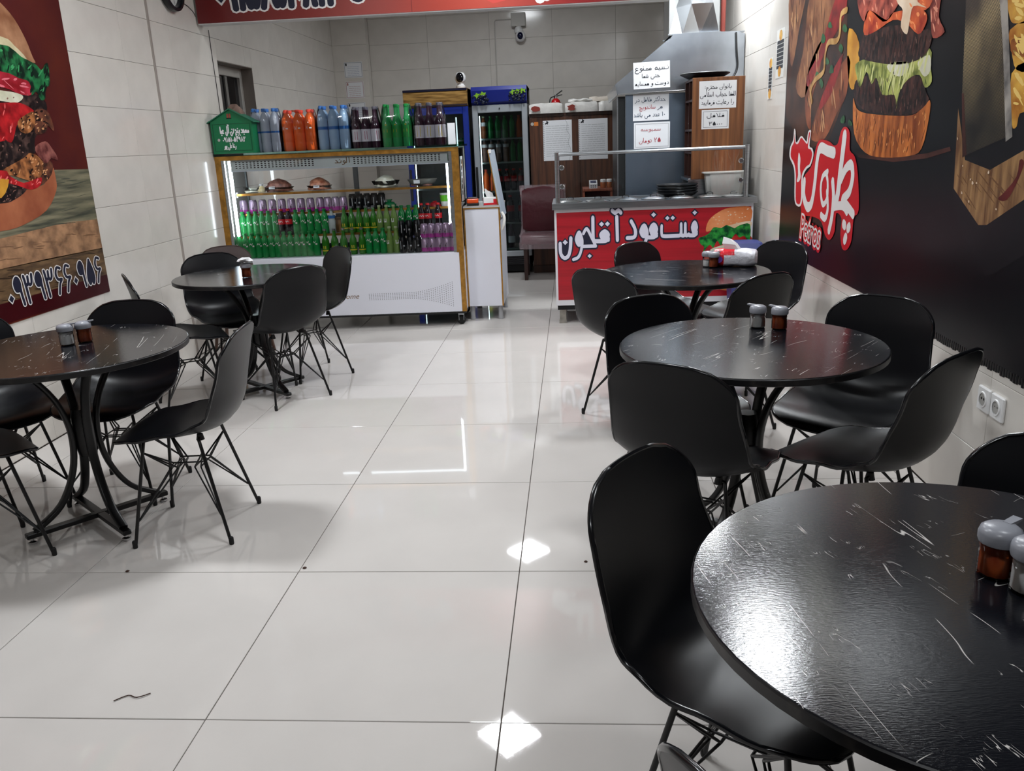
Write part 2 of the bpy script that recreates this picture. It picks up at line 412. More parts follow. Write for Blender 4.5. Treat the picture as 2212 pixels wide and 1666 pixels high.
RB = Matrix(((1, 0, 0), (0, 0, -1), (0, 1, 0)))      # normal -y
tiles(wall_left, lambda u, v: (XL, u, v), 1.6, YB, 5.545, .705, hole=(WY0, WZ0, WY1, WZ1), rot=RL)
tiles(wall_right, lambda u, v: (XR, u, v), 1.6, YB, 6.7, .75, rot=RR)
tiles(wall_back, lambda u, v: (u, YB, v), -2.42, XR, -.206, .75, rot=RB)
pil = struct(B(XL, 10.6 + T, 0, -2.421, YB + .05, CEIL).build('trim_1', tile_m))
tiles(pil, lambda u, v: (u, 10.6, v), XL, -2.42, -2.42, .5, rot=RB)
# expansion strip standing on the left wall, skirting line
struct(B(XL - .002, 5.935, 0, XL + .006, 5.962, CEIL, .002).build('trim_2', mat('grey_joint_strip', (150, 141, 134), .5)))
# window: frame, dark pane, leaf, lining
win = struct(MB().box(XL - .16, WY0, WZ0 - .02, XL - .0, WY0 + .006, WZ1).box(XL - .16, WY1 - .006, WZ0 - .02, XL, WY1, WZ1).box(XL - .16, WY0, WZ1 - .006, XL, WY1, WZ1).box(XL - .16, WY0, WZ0 - .02, XL, WY1, WZ0 + .006).build('window_1', mat('window_lining_stone', (128, 118, 110), .5)))
fm = MB(); x0, x1 = XL - .145, XL - .10
for a in ((WY0 + .006, WZ0, WY0 + .07, WZ1 - .006), (WY1 - .06, WZ0, WY1 - .006, WZ1 - .006), (WY0 + .07, WZ0, WY1 - .06, WZ0 + .06), (WY0 + .07, WZ1 - .085, WY1 - .06, WZ1 - .006)):
    fm.box(x0, a[0], a[1], x1, a[2], a[3], .004)
fm.build('window_frame', mat('upvc_white', (176, 172, 166), .4), win)
B(XL - .13, WY0 + .4, WZ0 + .06, XL - .115, WY0 + .45, WZ1 - .085).build('window_mullion', mat('upvc_grey', (120, 118, 114), .4), win)
B(XL - .135, WY0 + .07, WZ0 + .06, XL - .128, WY1 - .06, WZ1 - .085).build('window_pane', mat('night_window_glass', (14, 13, 16), .08, spec=.6), win)

# ================================================================== LAMPS (the ceiling panels; seen only by reflection, the last one unseen and added to brighten the left wall)
def prism_mat(s):
    m = bpy.data.materials.new('lamp_diffuser'); m.use_nodes = True; nt = m.node_tree; N = nt.nodes; L = nt.links
    N.remove(N['Principled BSDF']); e = N.new('ShaderNodeEmission'); L.new(e.outputs[0], N['Material Output'].inputs[0])
    tc = N.new('ShaderNodeTexCoord'); v = N.new('ShaderNodeTexVoronoi'); v.inputs["Scale"].default_value = 24; v.inputs['Randomness'].default_value = 0.0
    mp = N.new('ShaderNodeMapping'); L.new(tc.outputs['Object'], mp.inputs[0]); L.new(mp.outputs[0], v.inputs['Vector'])
    r = N.new('ShaderNodeMapRange'); r.inputs[1].default_value = .28; r.inputs[2].default_value = .55; r.inputs[3].default_value = 2.2; r.inputs[4].default_value = .15
    L.new(v.outputs['Distance'], r.inputs[0])
    mu = N.new('ShaderNodeMath'); mu.operation = 'MULTIPLY'; mu.inputs[1].default_value = s; L.new(r.outputs[0], mu.inputs[0])
    L.new(mu.outputs[0], e.inputs['Strength']); e.inputs['Color'].default_value = (0.93, 0.97, 1.0, 1)
    return m
LAMP_AT = ['just inside the shop entrance', 'above the aisle between the two nearest tables', 'above the aisle in front of display case', 'in the kitchen above the cash counter', 'above the nearest right table', 'above the far right table', 'beside the steel exhaust duct', 'added above cropped left table to brighten left wall']
for i, (lx, ly, ls) in enumerate(LAMPS):
    t = thing('ceiling_light', 'square white prismatic ceiling panel ' + LAMP_AT[i], 'ceiling light', (lx, ly, CEIL))
    hs = .18; t.rotation_euler = (0, 0, PI / 4)
    f = MB().box(-hs - .02, -hs - .02, -.05, -hs, hs + .02, 0).box(hs, -hs - .02, -.05, hs + .02, hs + .02, 0).box(-hs, -hs - .02, -.05, hs, -hs, 0).box(-hs, hs, -.05, hs, hs + .02, 0)
    f.build('frame', white_p, t)
    MB().add([(-hs, -hs, -.045), (-hs, hs, -.045), (hs, hs, -.045), (hs, -hs, -.045)], [(0, 1, 2, 3)]).build('diffuser', prism_mat(LAMP * ls), t)

# ================================================================== POSTERS
ART_R=[
('hot_dog_backdrop','c_dark',0,[(6.147,2.342),(4.9,2.148),(4.798,1.631),(5.074,1.385),(5.561,1.333),(6.095,1.545)]),
('bun','c_bun',1,[(6.147,2.342),(5.744,2.279),(5.842,2.092),(5.994,1.856),(6.098,2.02)]),
('bun','c_bun',1,[(5.608,2.258),(5.094,2.178),(5.213,2.016),(5.418,1.876),(5.629,1.652),(5.867,1.724),(5.728,1.933)]),
('bun','c_bun2',1,[(4.813,1.822),(4.798,1.631),(4.951,1.535),(5.144,1.403),(5.422,1.393),(5.413,1.49),(5.258,1.617)]),
('bun','c_bun2',1,[(5.33,1.95),(5.585,1.805),(5.625,1.632),(5.556,1.492),(5.455,1.461),(5.472,1.626),(5.329,1.786)]),
('sausage','c_red',2,[(5.166,2.088),(5.033,2.169),(4.9,2.148),(4.928,2.023),(5.159,1.914),(5.399,1.791),(5.564,1.707),(5.608,1.768),(5.353,1.898)]),
('sausage','c_red',2,[(4.901,1.838),(5.028,1.677),(5.216,1.579),(5.312,1.582),(5.119,1.736)]),
('cheese','c_gold',1,[(4.829,1.954),(4.649,1.863),(4.644,1.672),(4.748,1.658),(4.829,1.807)]),
('bottom_bun','c_crust',3,[(4.681,1.601),(4.617,1.55),(4.458,1.521),(4.014,1.498),(3.828,1.504),(3.702,1.552),(3.696,1.474),(3.741,1.362),(3.859,1.33),(4.179,1.316),(4.44,1.335),(4.628,1.427)]),
('patty','c_meat',4,[(4.678,1.646),(4.624,1.695),(4.356,1.692),(4.053,1.665),(3.827,1.65),(3.742,1.58),(3.714,1.549),(3.828,1.507),(4.014,1.5),(4.411,1.526),(4.621,1.57)]),
('lettuce','c_lettuce',5,[(4.679,1.766),(4.517,1.777),(4.279,1.745),(3.991,1.729),(3.75,1.752),(3.724,1.681),(3.699,1.622),(3.764,1.603),(3.829,1.656),(3.953,1.648),(4.047,1.594),(4.061,1.528),(4.1,1.59),(4.256,1.599),(4.354,1.681),(4.417,1.655),(4.504,1.718),(4.582,1.648),(4.654,1.713)]),
('onion','c_pale',6,[(4.211,1.729),(3.99,1.722),(3.962,1.686),(4.053,1.665),(4.182,1.695)]),
('onion','c_pale',6,[(3.859,1.711),(3.744,1.727),(3.721,1.668),(3.774,1.646),(3.833,1.676)]),
('patty','c_meat',6,[(4.629,1.853),(4.571,1.904),(4.405,1.9),(4.105,1.883),(3.818,1.829),(3.751,1.84),(3.739,1.777),(3.795,1.731),(3.914,1.715),(4.147,1.722),(4.516,1.771),(4.643,1.803)]),
('tomato','c_orange',7,[(4.584,1.963),(4.52,2.0),(4.278,1.925),(4.2,1.946),(3.909,1.921),(3.807,1.885),(3.822,1.842),(3.886,1.821),(4.027,1.88),(4.192,1.914),(4.403,1.893),(4.573,1.893)]),
('bacon','c_red2',7,[(3.804,1.978),(3.688,1.96),(3.688,1.863),(3.619,1.8),(3.726,1.789),(3.763,1.86)]),
('bacon','c_red2',7,[(4.681,2.114),(4.139,2.03),(4.199,1.943),(4.321,1.923),(4.52,2.0),(4.583,1.955),(4.686,2.022)]),
('tomato','c_orange',8,[(4.079,2.02),(3.787,1.975),(3.789,1.913),(3.925,1.913),(4.047,1.963)]),
('sauce','c_cream',9,[(4.201,2.039),(3.964,2.003),(3.917,1.95),(3.819,1.914),(3.959,1.94),(3.988,1.889),(4.007,1.834),(4.087,1.874),(4.08,1.94),(4.147,1.977)]),
('serving_board','c_rim',2,[(4.566,1.329),(4.052,1.319),(3.685,1.343),(3.469,1.371),(3.458,1.356),(3.68,1.323),(4.048,1.299),(4.536,1.309)]),
('fry_panel','c_black2',1,[(3.456,1.923),(3.414,1.236),(3.325,1.081),(3.061,0.928),(2.781,1.061),(2.98,1.849)]),
('cutting_board','c_board',2,[(3.431,1.511),(3.329,1.325),(3.128,1.296),(2.862,1.382),(2.825,1.235),(3.106,1.108),(3.168,1.102),(3.4,1.218)]),
('fry_basket','c_mesh',3,[(3.463,1.924),(3.191,1.882),(3.085,1.547),(3.033,1.407),(3.353,1.336),(3.407,1.54)]),
('basket_bar','c_steel',4,[(3.209,1.885),(3.15,1.876),(2.999,1.407),(3.04,1.391),(3.131,1.688)]),
('basket_bar','c_rim',4,[(3.413,1.563),(3.396,1.563),(3.32,1.343),(3.352,1.333)]),
('fries','c_fry',3,[(3.144,1.875),(2.98,1.849),(2.959,1.764),(3.061,1.762),(3.11,1.784)]),
('fries','c_fry',3,[(3.101,1.747),(2.956,1.754),(2.922,1.619),(3.025,1.617),(3.074,1.682)]),
('fries','c_fry2',4,[(3.082,1.714),(2.997,1.715),(2.942,1.699),(2.931,1.654),(3.059,1.665)]),
('fries','c_fry',3,[(3.055,1.608),(2.925,1.629),(2.891,1.498),(2.969,1.48),(2.98,1.439),(3.016,1.45)]),
('ketchup','c_smear',4,[(3.047,1.202),(3.005,1.229),(2.941,1.281),(2.933,1.334),(2.904,1.325),(2.935,1.26),(2.987,1.203)]),
('herb','c_herb',5,[(5.215,2.02),(5.195,2.03),(5.163,2.023),(5.13,1.996),(5.17,1.995),(5.215,2.006)]),
('herb','c_herb',5,[(5.332,1.959),(5.314,1.983),(5.264,1.965),(5.248,1.939),(5.287,1.927),(5.336,1.939)]),
('herb','c_herb',5,[(4.99,1.876),(4.959,1.893),(4.918,1.875),(4.907,1.859),(4.93,1.841),(4.973,1.86)]),
('herb','c_herb',5,[(4.942,1.969),(4.913,1.986),(4.87,1.967),(4.856,1.946),(4.886,1.94),(4.93,1.954)]),
('herb','c_herb',5,[(5.227,1.83),(5.211,1.845),(5.17,1.831),(5.144,1.811),(5.187,1.805),(5.233,1.814)]),
('herb','c_herb',5,[(5.417,1.768),(5.391,1.783),(5.336,1.765),(5.344,1.749),(5.362,1.733),(5.404,1.748)]),
('herb','c_herb',5,[(5.128,1.777),(5.109,1.796),(5.064,1.786),(5.05,1.755),(5.088,1.752),(5.138,1.757)]),
('herb','c_herb',5,[(5.321,1.721),(5.298,1.74),(5.254,1.719),(5.238,1.701),(5.266,1.68),(5.309,1.704)]),
('herb','c_herb',5,[(4.733,1.483),(4.724,1.497),(4.688,1.487),(4.664,1.47),(4.701,1.465),(4.727,1.47)]),
('herb','c_herb',5,[(4.866,1.502),(4.836,1.519),(4.807,1.516),(4.797,1.489),(4.814,1.479),(4.864,1.486)]),
('logo_backing','c_logored',10,[(5.305,1.355),(5.226,1.395),(5.042,1.385),(4.959,1.365),(4.886,1.376),(4.853,1.429),(4.815,1.456),(4.754,1.46),(4.691,1.428),(4.672,1.344),(4.584,1.312),(4.516,1.223),(4.464,1.052),(4.532,1.004),(4.542,0.891),(4.604,0.833),(4.689,0.829),(4.735,0.905),(4.733,0.986),(4.833,1.004),(4.841,0.903),(4.923,0.847),(5.019,0.865),(5.108,0.933),(5.288,0.946),(5.477,0.939),(5.582,0.983),(5.569,1.15),(5.388,1.237)]),
('cow_outline','c_white',11,[(5.842,1.46),(5.853,1.393),(5.919,1.35),(5.928,1.285),(5.819,1.229),(5.773,1.172),(5.74,1.014),(5.656,0.98),(5.576,0.992),(5.548,1.048),(5.558,1.171),(5.479,1.222),(5.404,1.242),(5.352,1.306),(5.386,1.345),(5.452,1.359),(5.433,1.446),(5.5,1.442),(5.522,1.385),(5.575,1.398),(5.659,1.418),(5.741,1.384),(5.783,1.384),(5.805,1.449)]),
('cow_head','c_logored',12,[(5.828,1.434),(5.825,1.382),(5.887,1.345),(5.892,1.286),(5.797,1.246),(5.739,1.174),(5.711,1.021),(5.651,0.995),(5.599,1.003),(5.581,1.051),(5.595,1.174),(5.501,1.234),(5.428,1.251),(5.381,1.306),(5.417,1.338),(5.487,1.349),(5.452,1.432),(5.482,1.432),(5.5,1.371),(5.581,1.388),(5.656,1.406),(5.722,1.37),(5.79,1.374)]),
('cow_blaze','c_white',13,[(5.694,1.316),(5.646,1.281),(5.645,1.219),(5.614,1.168),(5.656,1.135),(5.706,1.135),(5.681,1.176),(5.704,1.248)]),
]
LOGO_S=[([(4.941,1.325),(5.063,1.334),(5.216,1.347),(5.267,1.265),(5.287,1.143),(5.334,1.022),(5.43,0.995),(5.519,1.06),(5.52,1.142)],0.037),([(5.038,1.22),(5.13,1.189),(5.154,1.112),(5.096,1.034),(5.018,1.073),(5.026,1.165),(5.062,1.21),(5.038,1.22)],0.021),([(5.026,1.11),(4.993,1.018),(5.03,0.959),(5.116,0.97)],0.024),([(4.931,1.17),(4.898,1.09),(4.905,0.979),(4.942,0.901)],0.032),([(4.772,1.415),(4.786,1.325),(4.806,1.22),(4.825,1.104),(4.867,1.047)],0.041),([(4.789,1.186),(4.712,1.249),(4.627,1.269),(4.593,1.211),(4.63,1.133),(4.731,1.083),(4.64,1.055),(4.545,1.024)],0.032),([(4.886,1.036),(4.725,1.053),(4.648,1.028)],0.028),([(4.686,0.959),(4.668,0.954)],0.032),([(4.594,0.953),(4.609,0.944)],0.032),([(4.637,0.893),(4.651,0.878)],0.032)]
ART_L=[
('poster_floor','c_woodgrey',1,[(3.671,1.428),(4.556,1.413),(4.913,1.406),(4.917,1.097),(4.564,1.104),(4.002,1.081),(3.563,1.092)]),
('board_edge','c_woodpink',2,[(3.563,1.092),(4.008,1.101),(4.572,1.126),(4.923,1.115),(4.912,0.942),(4.341,0.949),(3.96,0.954),(3.517,0.948)]),
('board_shade','c_wooddark',2,[(3.518,0.952),(3.961,0.956),(4.343,0.954),(4.913,0.945),(4.916,0.779),(3.906,0.785),(3.462,0.777)]),
('maroon_band','c_maroon',3,[(3.464,0.783),(3.907,0.79),(4.913,0.785),(4.908,0.681),(3.874,0.689),(3.432,0.685)]),
('top_bun','c_bunL',3,[(3.937,2.255),(4.284,2.271),(4.375,2.232),(4.464,2.168),(4.529,2.076),(4.561,1.995),(4.575,1.964),(4.496,1.976),(4.419,2.031),(4.321,2.065),(3.876,2.065)]),
('mayonnaise','c_mayo',4,[(3.878,2.071),(4.323,2.069),(4.421,2.036),(4.505,1.979),(4.462,1.955),(4.305,2.016),(3.855,1.999)]),
('lettuce','c_lettuceD',5,[(3.857,2.005),(4.31,2.029),(4.396,2.018),(4.461,1.986),(4.514,1.973),(4.58,1.955),(4.621,1.93),(4.662,1.966),(4.69,1.964),(4.67,1.863),(4.621,1.841),(4.607,1.788),(4.562,1.777),(4.535,1.818),(4.48,1.796),(4.441,1.865),(4.335,1.887),(4.265,1.891),(3.815,1.875)]),
('tomato','c_tomato',6,[(3.818,1.885),(4.268,1.9),(4.406,1.877),(4.487,1.863),(4.485,1.799),(4.381,1.799),(4.243,1.825),(3.797,1.819)]),
('onion','c_pale',6,[(3.794,1.811),(4.238,1.809),(4.399,1.797),(4.399,1.772),(4.328,1.751),(4.222,1.758),(3.775,1.752)]),
('patty','c_meatL',4,[(3.776,1.756),(4.224,1.765),(4.461,1.809),(4.592,1.78),(4.59,1.709),(4.444,1.576),(4.425,1.506),(4.271,1.462),(4.114,1.426),(3.678,1.448)]),
('ketchup','c_ketchup',7,[(3.769,1.732),(4.219,1.749),(4.367,1.755),(4.456,1.733),(4.478,1.703),(4.337,1.663),(4.262,1.572),(4.228,1.559),(4.191,1.577),(4.158,1.563),(3.713,1.557)]),
('meat_chunk','c_chunk',8,[(4.329,1.663),(4.405,1.697),(4.477,1.713),(4.467,1.647),(4.394,1.604),(4.329,1.618)]),
('meat_chunk','c_chunk2',7,[(4.478,1.717),(4.595,1.726),(4.631,1.654),(4.624,1.618),(4.581,1.644),(4.55,1.612),(4.464,1.6),(4.455,1.647)]),
('bacon','c_bacon',8,[(4.43,1.534),(4.53,1.564),(4.574,1.533),(4.608,1.491),(4.612,1.463),(4.555,1.475),(4.505,1.449),(4.452,1.477)]),
('meat_chunk','c_chunk',8,[(4.111,1.418),(4.315,1.48),(4.386,1.506),(4.476,1.462),(4.447,1.398),(4.383,1.353),(4.317,1.368),(4.212,1.395)]),
('meat_chunk','c_chunk2',7,[(4.45,1.47),(4.556,1.45),(4.527,1.387),(4.437,1.343),(4.371,1.353)]),
('ketchup','c_ketchup',9,[(4.114,1.426),(4.176,1.397),(4.275,1.358),(4.399,1.376),(4.439,1.374),(4.406,1.335),(4.325,1.32),(4.233,1.344),(4.147,1.364),(4.098,1.378),(3.662,1.398)]),
('cheese','c_gold',10,[(3.669,1.422),(4.101,1.387),(4.16,1.37),(4.078,1.294),(3.943,1.32),(3.64,1.331)]),
('patty','c_meatL',8,[(3.643,1.339),(4.074,1.303),(4.146,1.362),(4.277,1.341),(4.276,1.313),(4.174,1.278),(4.062,1.268),(3.629,1.295)]),
('bottom_bun','c_bunL2',6,[(3.636,1.319),(4.066,1.279),(4.262,1.319),(4.449,1.342),(4.549,1.431),(4.563,1.369),(4.546,1.302),(4.425,1.205),(4.207,1.149),(4.019,1.136),(3.584,1.157)]),
]
def art(n, a, b=None, sc=14, stretch=(1, 1, 1), rough=.32, lo=.35, hi=.65): return mat(n, a, rough, spec=.22, rgb2=b, scale=sc, stretch=stretch, detail=6, lo=lo, hi=hi)
art('c_dark', (34, 22, 18), (78, 44, 28), 5); art('c_bun', (106, 58, 34), (168, 116, 78), 7); art('c_bun2', (96, 44, 24), (158, 88, 54), 6)
art('c_red', (96, 18, 20), (160, 38, 38), 9); art('c_gold', (176, 118, 36), (222, 166, 62), 6); art('c_crust', (120, 54, 20), (208, 122, 58), 12, (1, 1, .25))
art('c_meat', (26, 14, 14), (86, 52, 44), 26, (1, 1, .6), lo=.42, hi=.72); art('c_lettuce', (86, 98, 36), (184, 190, 104), 12); art('c_pale', (180, 178, 150), (218, 216, 196), 9)
art('c_orange', (150, 40, 24), (220, 104, 52), 10); art('c_red2', (96, 28, 22), (186, 92, 74), 16); art('c_cream', (206, 176, 142), (230, 212, 190), 6)
art('c_rim', (38, 20, 18), (84, 46, 38), 5); art('c_black2', (12, 13, 18), (22, 22, 26), 3); art('c_board', (98, 66, 44), (164, 126, 84), 5, (1, 6, 1))
art('c_steel', (86, 84, 84), (170, 164, 156), 10); art('c_fry', (160, 92, 26), (226, 176, 78), 9); art('c_fry2', (112, 58, 22), (176, 106, 44), 9)
art('c_smear', (66, 18, 20), (108, 40, 36), 9); art('c_herb', (18, 54, 34), (52, 108, 62), 20); art('c_logored', (196, 22, 34)); art('c_white', (226, 222, 220))
art('c_woodgrey', (64, 66, 56), (132, 126, 102), 5, (1, .5, 7)); art('c_woodpink', (118, 88, 66), (176, 134, 100), 7, (1, 1.5, 2)); art('c_wooddark', (66, 50, 38), (122, 96, 68), 6, (1, 1, 5))
art('c_maroon', (52, 8, 14), (62, 12, 18), 4); art('c_bunL', (128, 84, 58), (176, 130, 98), 7); art('c_bunL2', (138, 72, 48), (178, 108, 74), 4); art('c_mayo', (172, 160, 122), (212, 202, 168), 5)
art('c_lettuceD', (6, 34, 22), (36, 116, 66), 18, lo=.4, hi=.62); art('c_tomato', (128, 14, 24), (186, 48, 66), 9); art('c_meatL', (26, 17, 19), (92, 68, 62), 22, lo=.45, hi=.75); art('c_ketchup', (106, 8, 14), (188, 32, 38), 14)
art('c_chunk', (74, 42, 26), (176, 112, 66), 22); art('c_chunk2', (46, 28, 24), (116, 68, 50), 22); art('c_bacon', (84, 36, 36), (152, 92, 84), 20)
def meshprint():
    m = mat('c_mesh', (96, 84, 60), .35); nt = m.node_tree; N = nt.nodes; L = nt.links
    tc = N.new('ShaderNodeTexCoord'); mp = N.new('ShaderNodeMapping'); mp.inputs['Rotation'].default_value = (PI / 4, 0, 0); mp.inputs['Scale'].default_value = (1, 130, 130)
    v = N.new('ShaderNodeTexVoronoi'); v.inputs['Scale'].default_value = 1; v.inputs['Randomness'].default_value = 0; L.new(tc.outputs['Object'], mp.inputs[0]); L.new(mp.outputs[0], v.inputs['Vector'])
    n = N.new('ShaderNodeTexNoise'); n.inputs['Scale'].default_value = 4; L.new(tc.outputs['Object'], n.inputs['Vector'])
    r = N.new('ShaderNodeValToRGB'); r.color_ramp.elements[0].position = .35; r.color_ramp.elements[1].position = .55; r.color_ramp.elements[0].color = srgb(58, 42, 26); r.color_ramp.elements[1].color = srgb(196, 176, 128)
    L.new(v.outputs['Distance'], r.inputs[0])
    r2 = N.new('ShaderNodeValToRGB'); r2.color_ramp.elements[0].position = .4; r2.color_ramp.elements[1].position = .62; r2.color_ramp.elements[0].color = (.12, .1, .09, 1); r2.color_ramp.elements[1].color = (1, 1, 1, 1); L.new(n.outputs[0], r2.inputs[0])
    mx = N.new('ShaderNodeMixRGB'); mx.blend_type = 'MULTIPLY'; mx.inputs[0].default_value = 1; L.new(r.outputs[0], mx.inputs[1]); L.new(r2.outputs[0], mx.inputs[2])
    sx = N.new('ShaderNodeSeparateXYZ'); L.new(tc.outputs['Object'], sx.inputs[0]); mr = N.new('ShaderNodeMapRange'); mr.inputs[1].default_value = .78; mr.inputs[2].default_value = 1.12; mr.inputs[3].default_value = .12; mr.inputs[4].default_value = 1; L.new(sx.outputs[2], mr.inputs[0])
    m3 = N.new('ShaderNodeMixRGB'); m3.blend_type = 'MULTIPLY'; m3.inputs[0].default_value = 1; L.new(mx.outputs[0], m3.inputs[1]); L.new(mr.outputs[0], m3.inputs[2])
    L.new(m3.outputs[0], N['Principled BSDF'].inputs['Base Color'])
meshprint()
# right wall: big dark burger banner
art('c_night', (7, 9, 14), (13, 14, 19), 2.5, rough=.3)
pr = thing('burger_poster', 'large dark poster of hot dog, double burger and fries covering right wall', 'poster', (XR, 4, .65))
inv = Matrix.Translation((-XR, -4, -.65))
def rel(mb, root):
    mb.flush(); l = root.location; mb.v = [(a - l.x, b - l.y, c - l.z) for a, b, c in mb.v]; return mb
rp = rel(B(XR - .004, 1.2, .648, XR, 6.13, 2.75), pr).build('poster_sheet', MATS['c_night'], pr)
def patch_all(A, root, x, sgn):
    for nm, m, ly, pts in A:
        xx = x + sgn * (.0005 + .0003 * ly)
        sharp = m in ('c_maroon', 'c_woodpink', 'c_wooddark', 'c_woodgrey', 'c_black2', 'c_board', 'c_mesh', 'c_steel', 'c_dark', 'c_rim')
        P = [Vector((xx, a, b)) for a, b in pts] if sharp else spline([(xx, a, b) for a, b in pts], 3, True)
        rel(MB().poly(P), root).build(nm, MATS[m], root)
patch_all(ART_R, pr, XR - .004, -1)
def inside(p, P):
    c = False; j = len(P) - 1
    for i in range(len(P)):
        if (P[i][1] > p[1]) != (P[j][1] > p[1]) and p[0] < (P[j][0] - P[i][0]) * (p[1] - P[i][1]) / (P[j][1] - P[i][1]) + P[i][0]: c = not c
        j = i
    return c
def flecks(root, x, sgn, art_, key, idx, name, m, n, L, W, ang, seed, k=.0003):
    """printed flakes, shreds or pores scattered over one printed shape"""
    A = [q for q in art_ if q[0] == key][idx]; P = A[3]; rnd = random.Random(seed); mb = MB()
    a0, a1, b0, b1 = min(q[0] for q in P), max(q[0] for q in P), min(q[1] for q in P), max(q[1] for q in P)
    xx = x + sgn * (.0005 + .0003 * A[2] + k); got = 0
    for t_ in range(n * 8):
        if got >= n: break
        c = (rnd.uniform(a0, a1), rnd.uniform(b0, b1)); a = ang + rnd.uniform(-.5, .5) * (.15 if 'grain' in name and 'wood' in name or 'board' in name else 1); l = L * rnd.uniform(.4, 1.3); w = W * rnd.uniform(.5, 1.3)
        if not all(inside((c[0] + e * l * math.cos(a), c[1] + e * l * math.sin(a)), P) for e in (-1, 0, 1)): continue
        q = []
        for i in range(7):
            t = 2 * PI * i / 7; u, v = math.cos(t) * l * rnd.uniform(.8, 1.1), math.sin(t) * w * rnd.uniform(.6, 1.2)
            q.append((xx + sgn * got * 1.5e-6, c[0] + u * math.cos(a) - v * math.sin(a), c[1] + u * math.sin(a) + v * math.cos(a)))
        mb.poly(q); got += 1
    o = rel(mb, root).build(name, m, root); o['kind'] = 'stuff'; return o
f_dark = art('f_char', (20, 11, 11)); f_lite = art('f_glint', (128, 92, 82)); f_mid = art('f_brown', (74, 40, 34)); f_leaf = art('f_leaf', (206, 208, 140)); f_leafd = art('f_leaf_dark', (74, 92, 30)); f_pore = art('f_pore', (116, 58, 24)); f_crumb = art('f_crumb', (228, 160, 96)); f_bunhi = art('f_bun_light', (196, 148, 104))
XP = XR - .004; V_ = PI / 2
for i_ in (0, 1):
    flecks(pr, XP, -1, ART_R, 'patty', i_, 'char_marks', f_dark, 70, .03, .006, V_, 20 + i_); flecks(pr, XP, -1, ART_R, 'patty', i_, 'patty_grain', f_mid, 60, .018, .005, V_, 30 + i_, .00015); flecks(pr, XP, -1, ART_R, 'patty', i_, 'gloss_marks', f_lite, 26, .012, .0025, V_, 40 + i_, .00045)
flecks(pr, XP, -1, ART_R, 'lettuce', 0, 'lettuce_shreds', f_leaf, 30, .05, .009, V_ + .3, 50); flecks(pr, XP, -1, ART_R, 'lettuce', 0, 'lettuce_folds', f_leafd, 22, .045, .005, V_ - .2, 51, .00015)
flecks(pr, XP, -1, ART_R, 'bottom_bun', 0, 'bun_pores', f_pore, 60, .03, .006, V_, 52); flecks(pr, XP, -1, ART_R, 'bottom_bun', 0, 'bun_crumbs', f_crumb, 45, .012, .004, V_, 53, .00045)
for i_ in range(4): flecks(pr, XP, -1, ART_R, 'bun', i_, 'bun_highlights', f_bunhi, 9, .07, .01, V_ - .25, 60 + i_); flecks(pr, XP, -1, ART_R, 'bun', i_, 'bun_creases', art('f_crease', (70, 36, 22)), 9, .08, .008, V_ - .25, 70 + i_, .00015)
flecks(pr, XP, -1, ART_R, 'cutting_board', 0, 'board_grain', art('f_board', (112, 78, 50)), 16, .08, .003, .45, 80); flecks(pr, XP, -1, ART_R, 'cutting_board', 0, 'sesame_seeds', MATS['c_cream'], 9, .009, .006, .6, 81, .002)
for i_ in range(4): flecks(pr, XP, -1, ART_R, 'fries', i_, 'fry_highlights', art('f_fry', (240, 204, 118)), 6, .04, .008, .4, 90 + i_)
for i_ in (0, 1): flecks(pr, XP, -1, ART_R, 'tomato', i_, 'tomato_gloss', art('f_tom', (240, 148, 92)), 9, .02, .007, .4, 95 + i_); flecks(pr, XP, -1, ART_R, 'bacon', i_, 'bacon_gloss', art('f_bac', (222, 150, 124)), 10, .025, .006, .9, 97 + i_)
fr = Frame((XR - .004, 0, 0), (0, -1, 0), (0, 0, 1))
mb = MB(); pen(mb, fr, [(-a, b) for a, b in [(4.886, 2.05), (4.98, 2.038), (4.983, 1.947), (5.035, 1.914), (5.186, 1.921), (5.237, 1.86), (5.251, 1.772), (5.416, 1.737), (5.502, 1.68), (5.462, 1.616)]], .032, .0026)
rel(mb, pr).build('mustard', art('c_mustard', (160, 116, 58), (206, 166, 104), 12), pr)
mb = MB()
for pts, w in LOGO_S: pen(mb, fr, [(-a, b) for a, b in pts], w * 1.7, .0046, 4)
rel(mb, pr).build('logo_lettering', MATS['c_white'], pr)
fl_ = Frame((XR - .004, 5.56, .80), (0, -1, 0), (0, 0, 1))
for kk, mm, of, nm in ((.0052, 'c_logored', .03, 'logo_backing'), (.0056, 'c_white', .014, 'latin_outline'), (.006, 'c_logored', .0, 'latin_lettering')):
    o = latin(fl_, 'Petros', .2, MATS[mm], pr, nm, shear=.1, k=kk, offset=of, rot=-.05, xs=.86)
    o.data.transform(inv)
# tasselled lower hem of the poster
mb = MB()
for i in range(150):
    y = 1.3 + i * .018
    mb.box(XR - .003, y, .618 + random.uniform(-.004, .004), XR - .001, y + .012, .65)
o = rel(mb, pr).build('hem_fringe', MATS['c_night'], pr); o['kind'] = 'stuff'
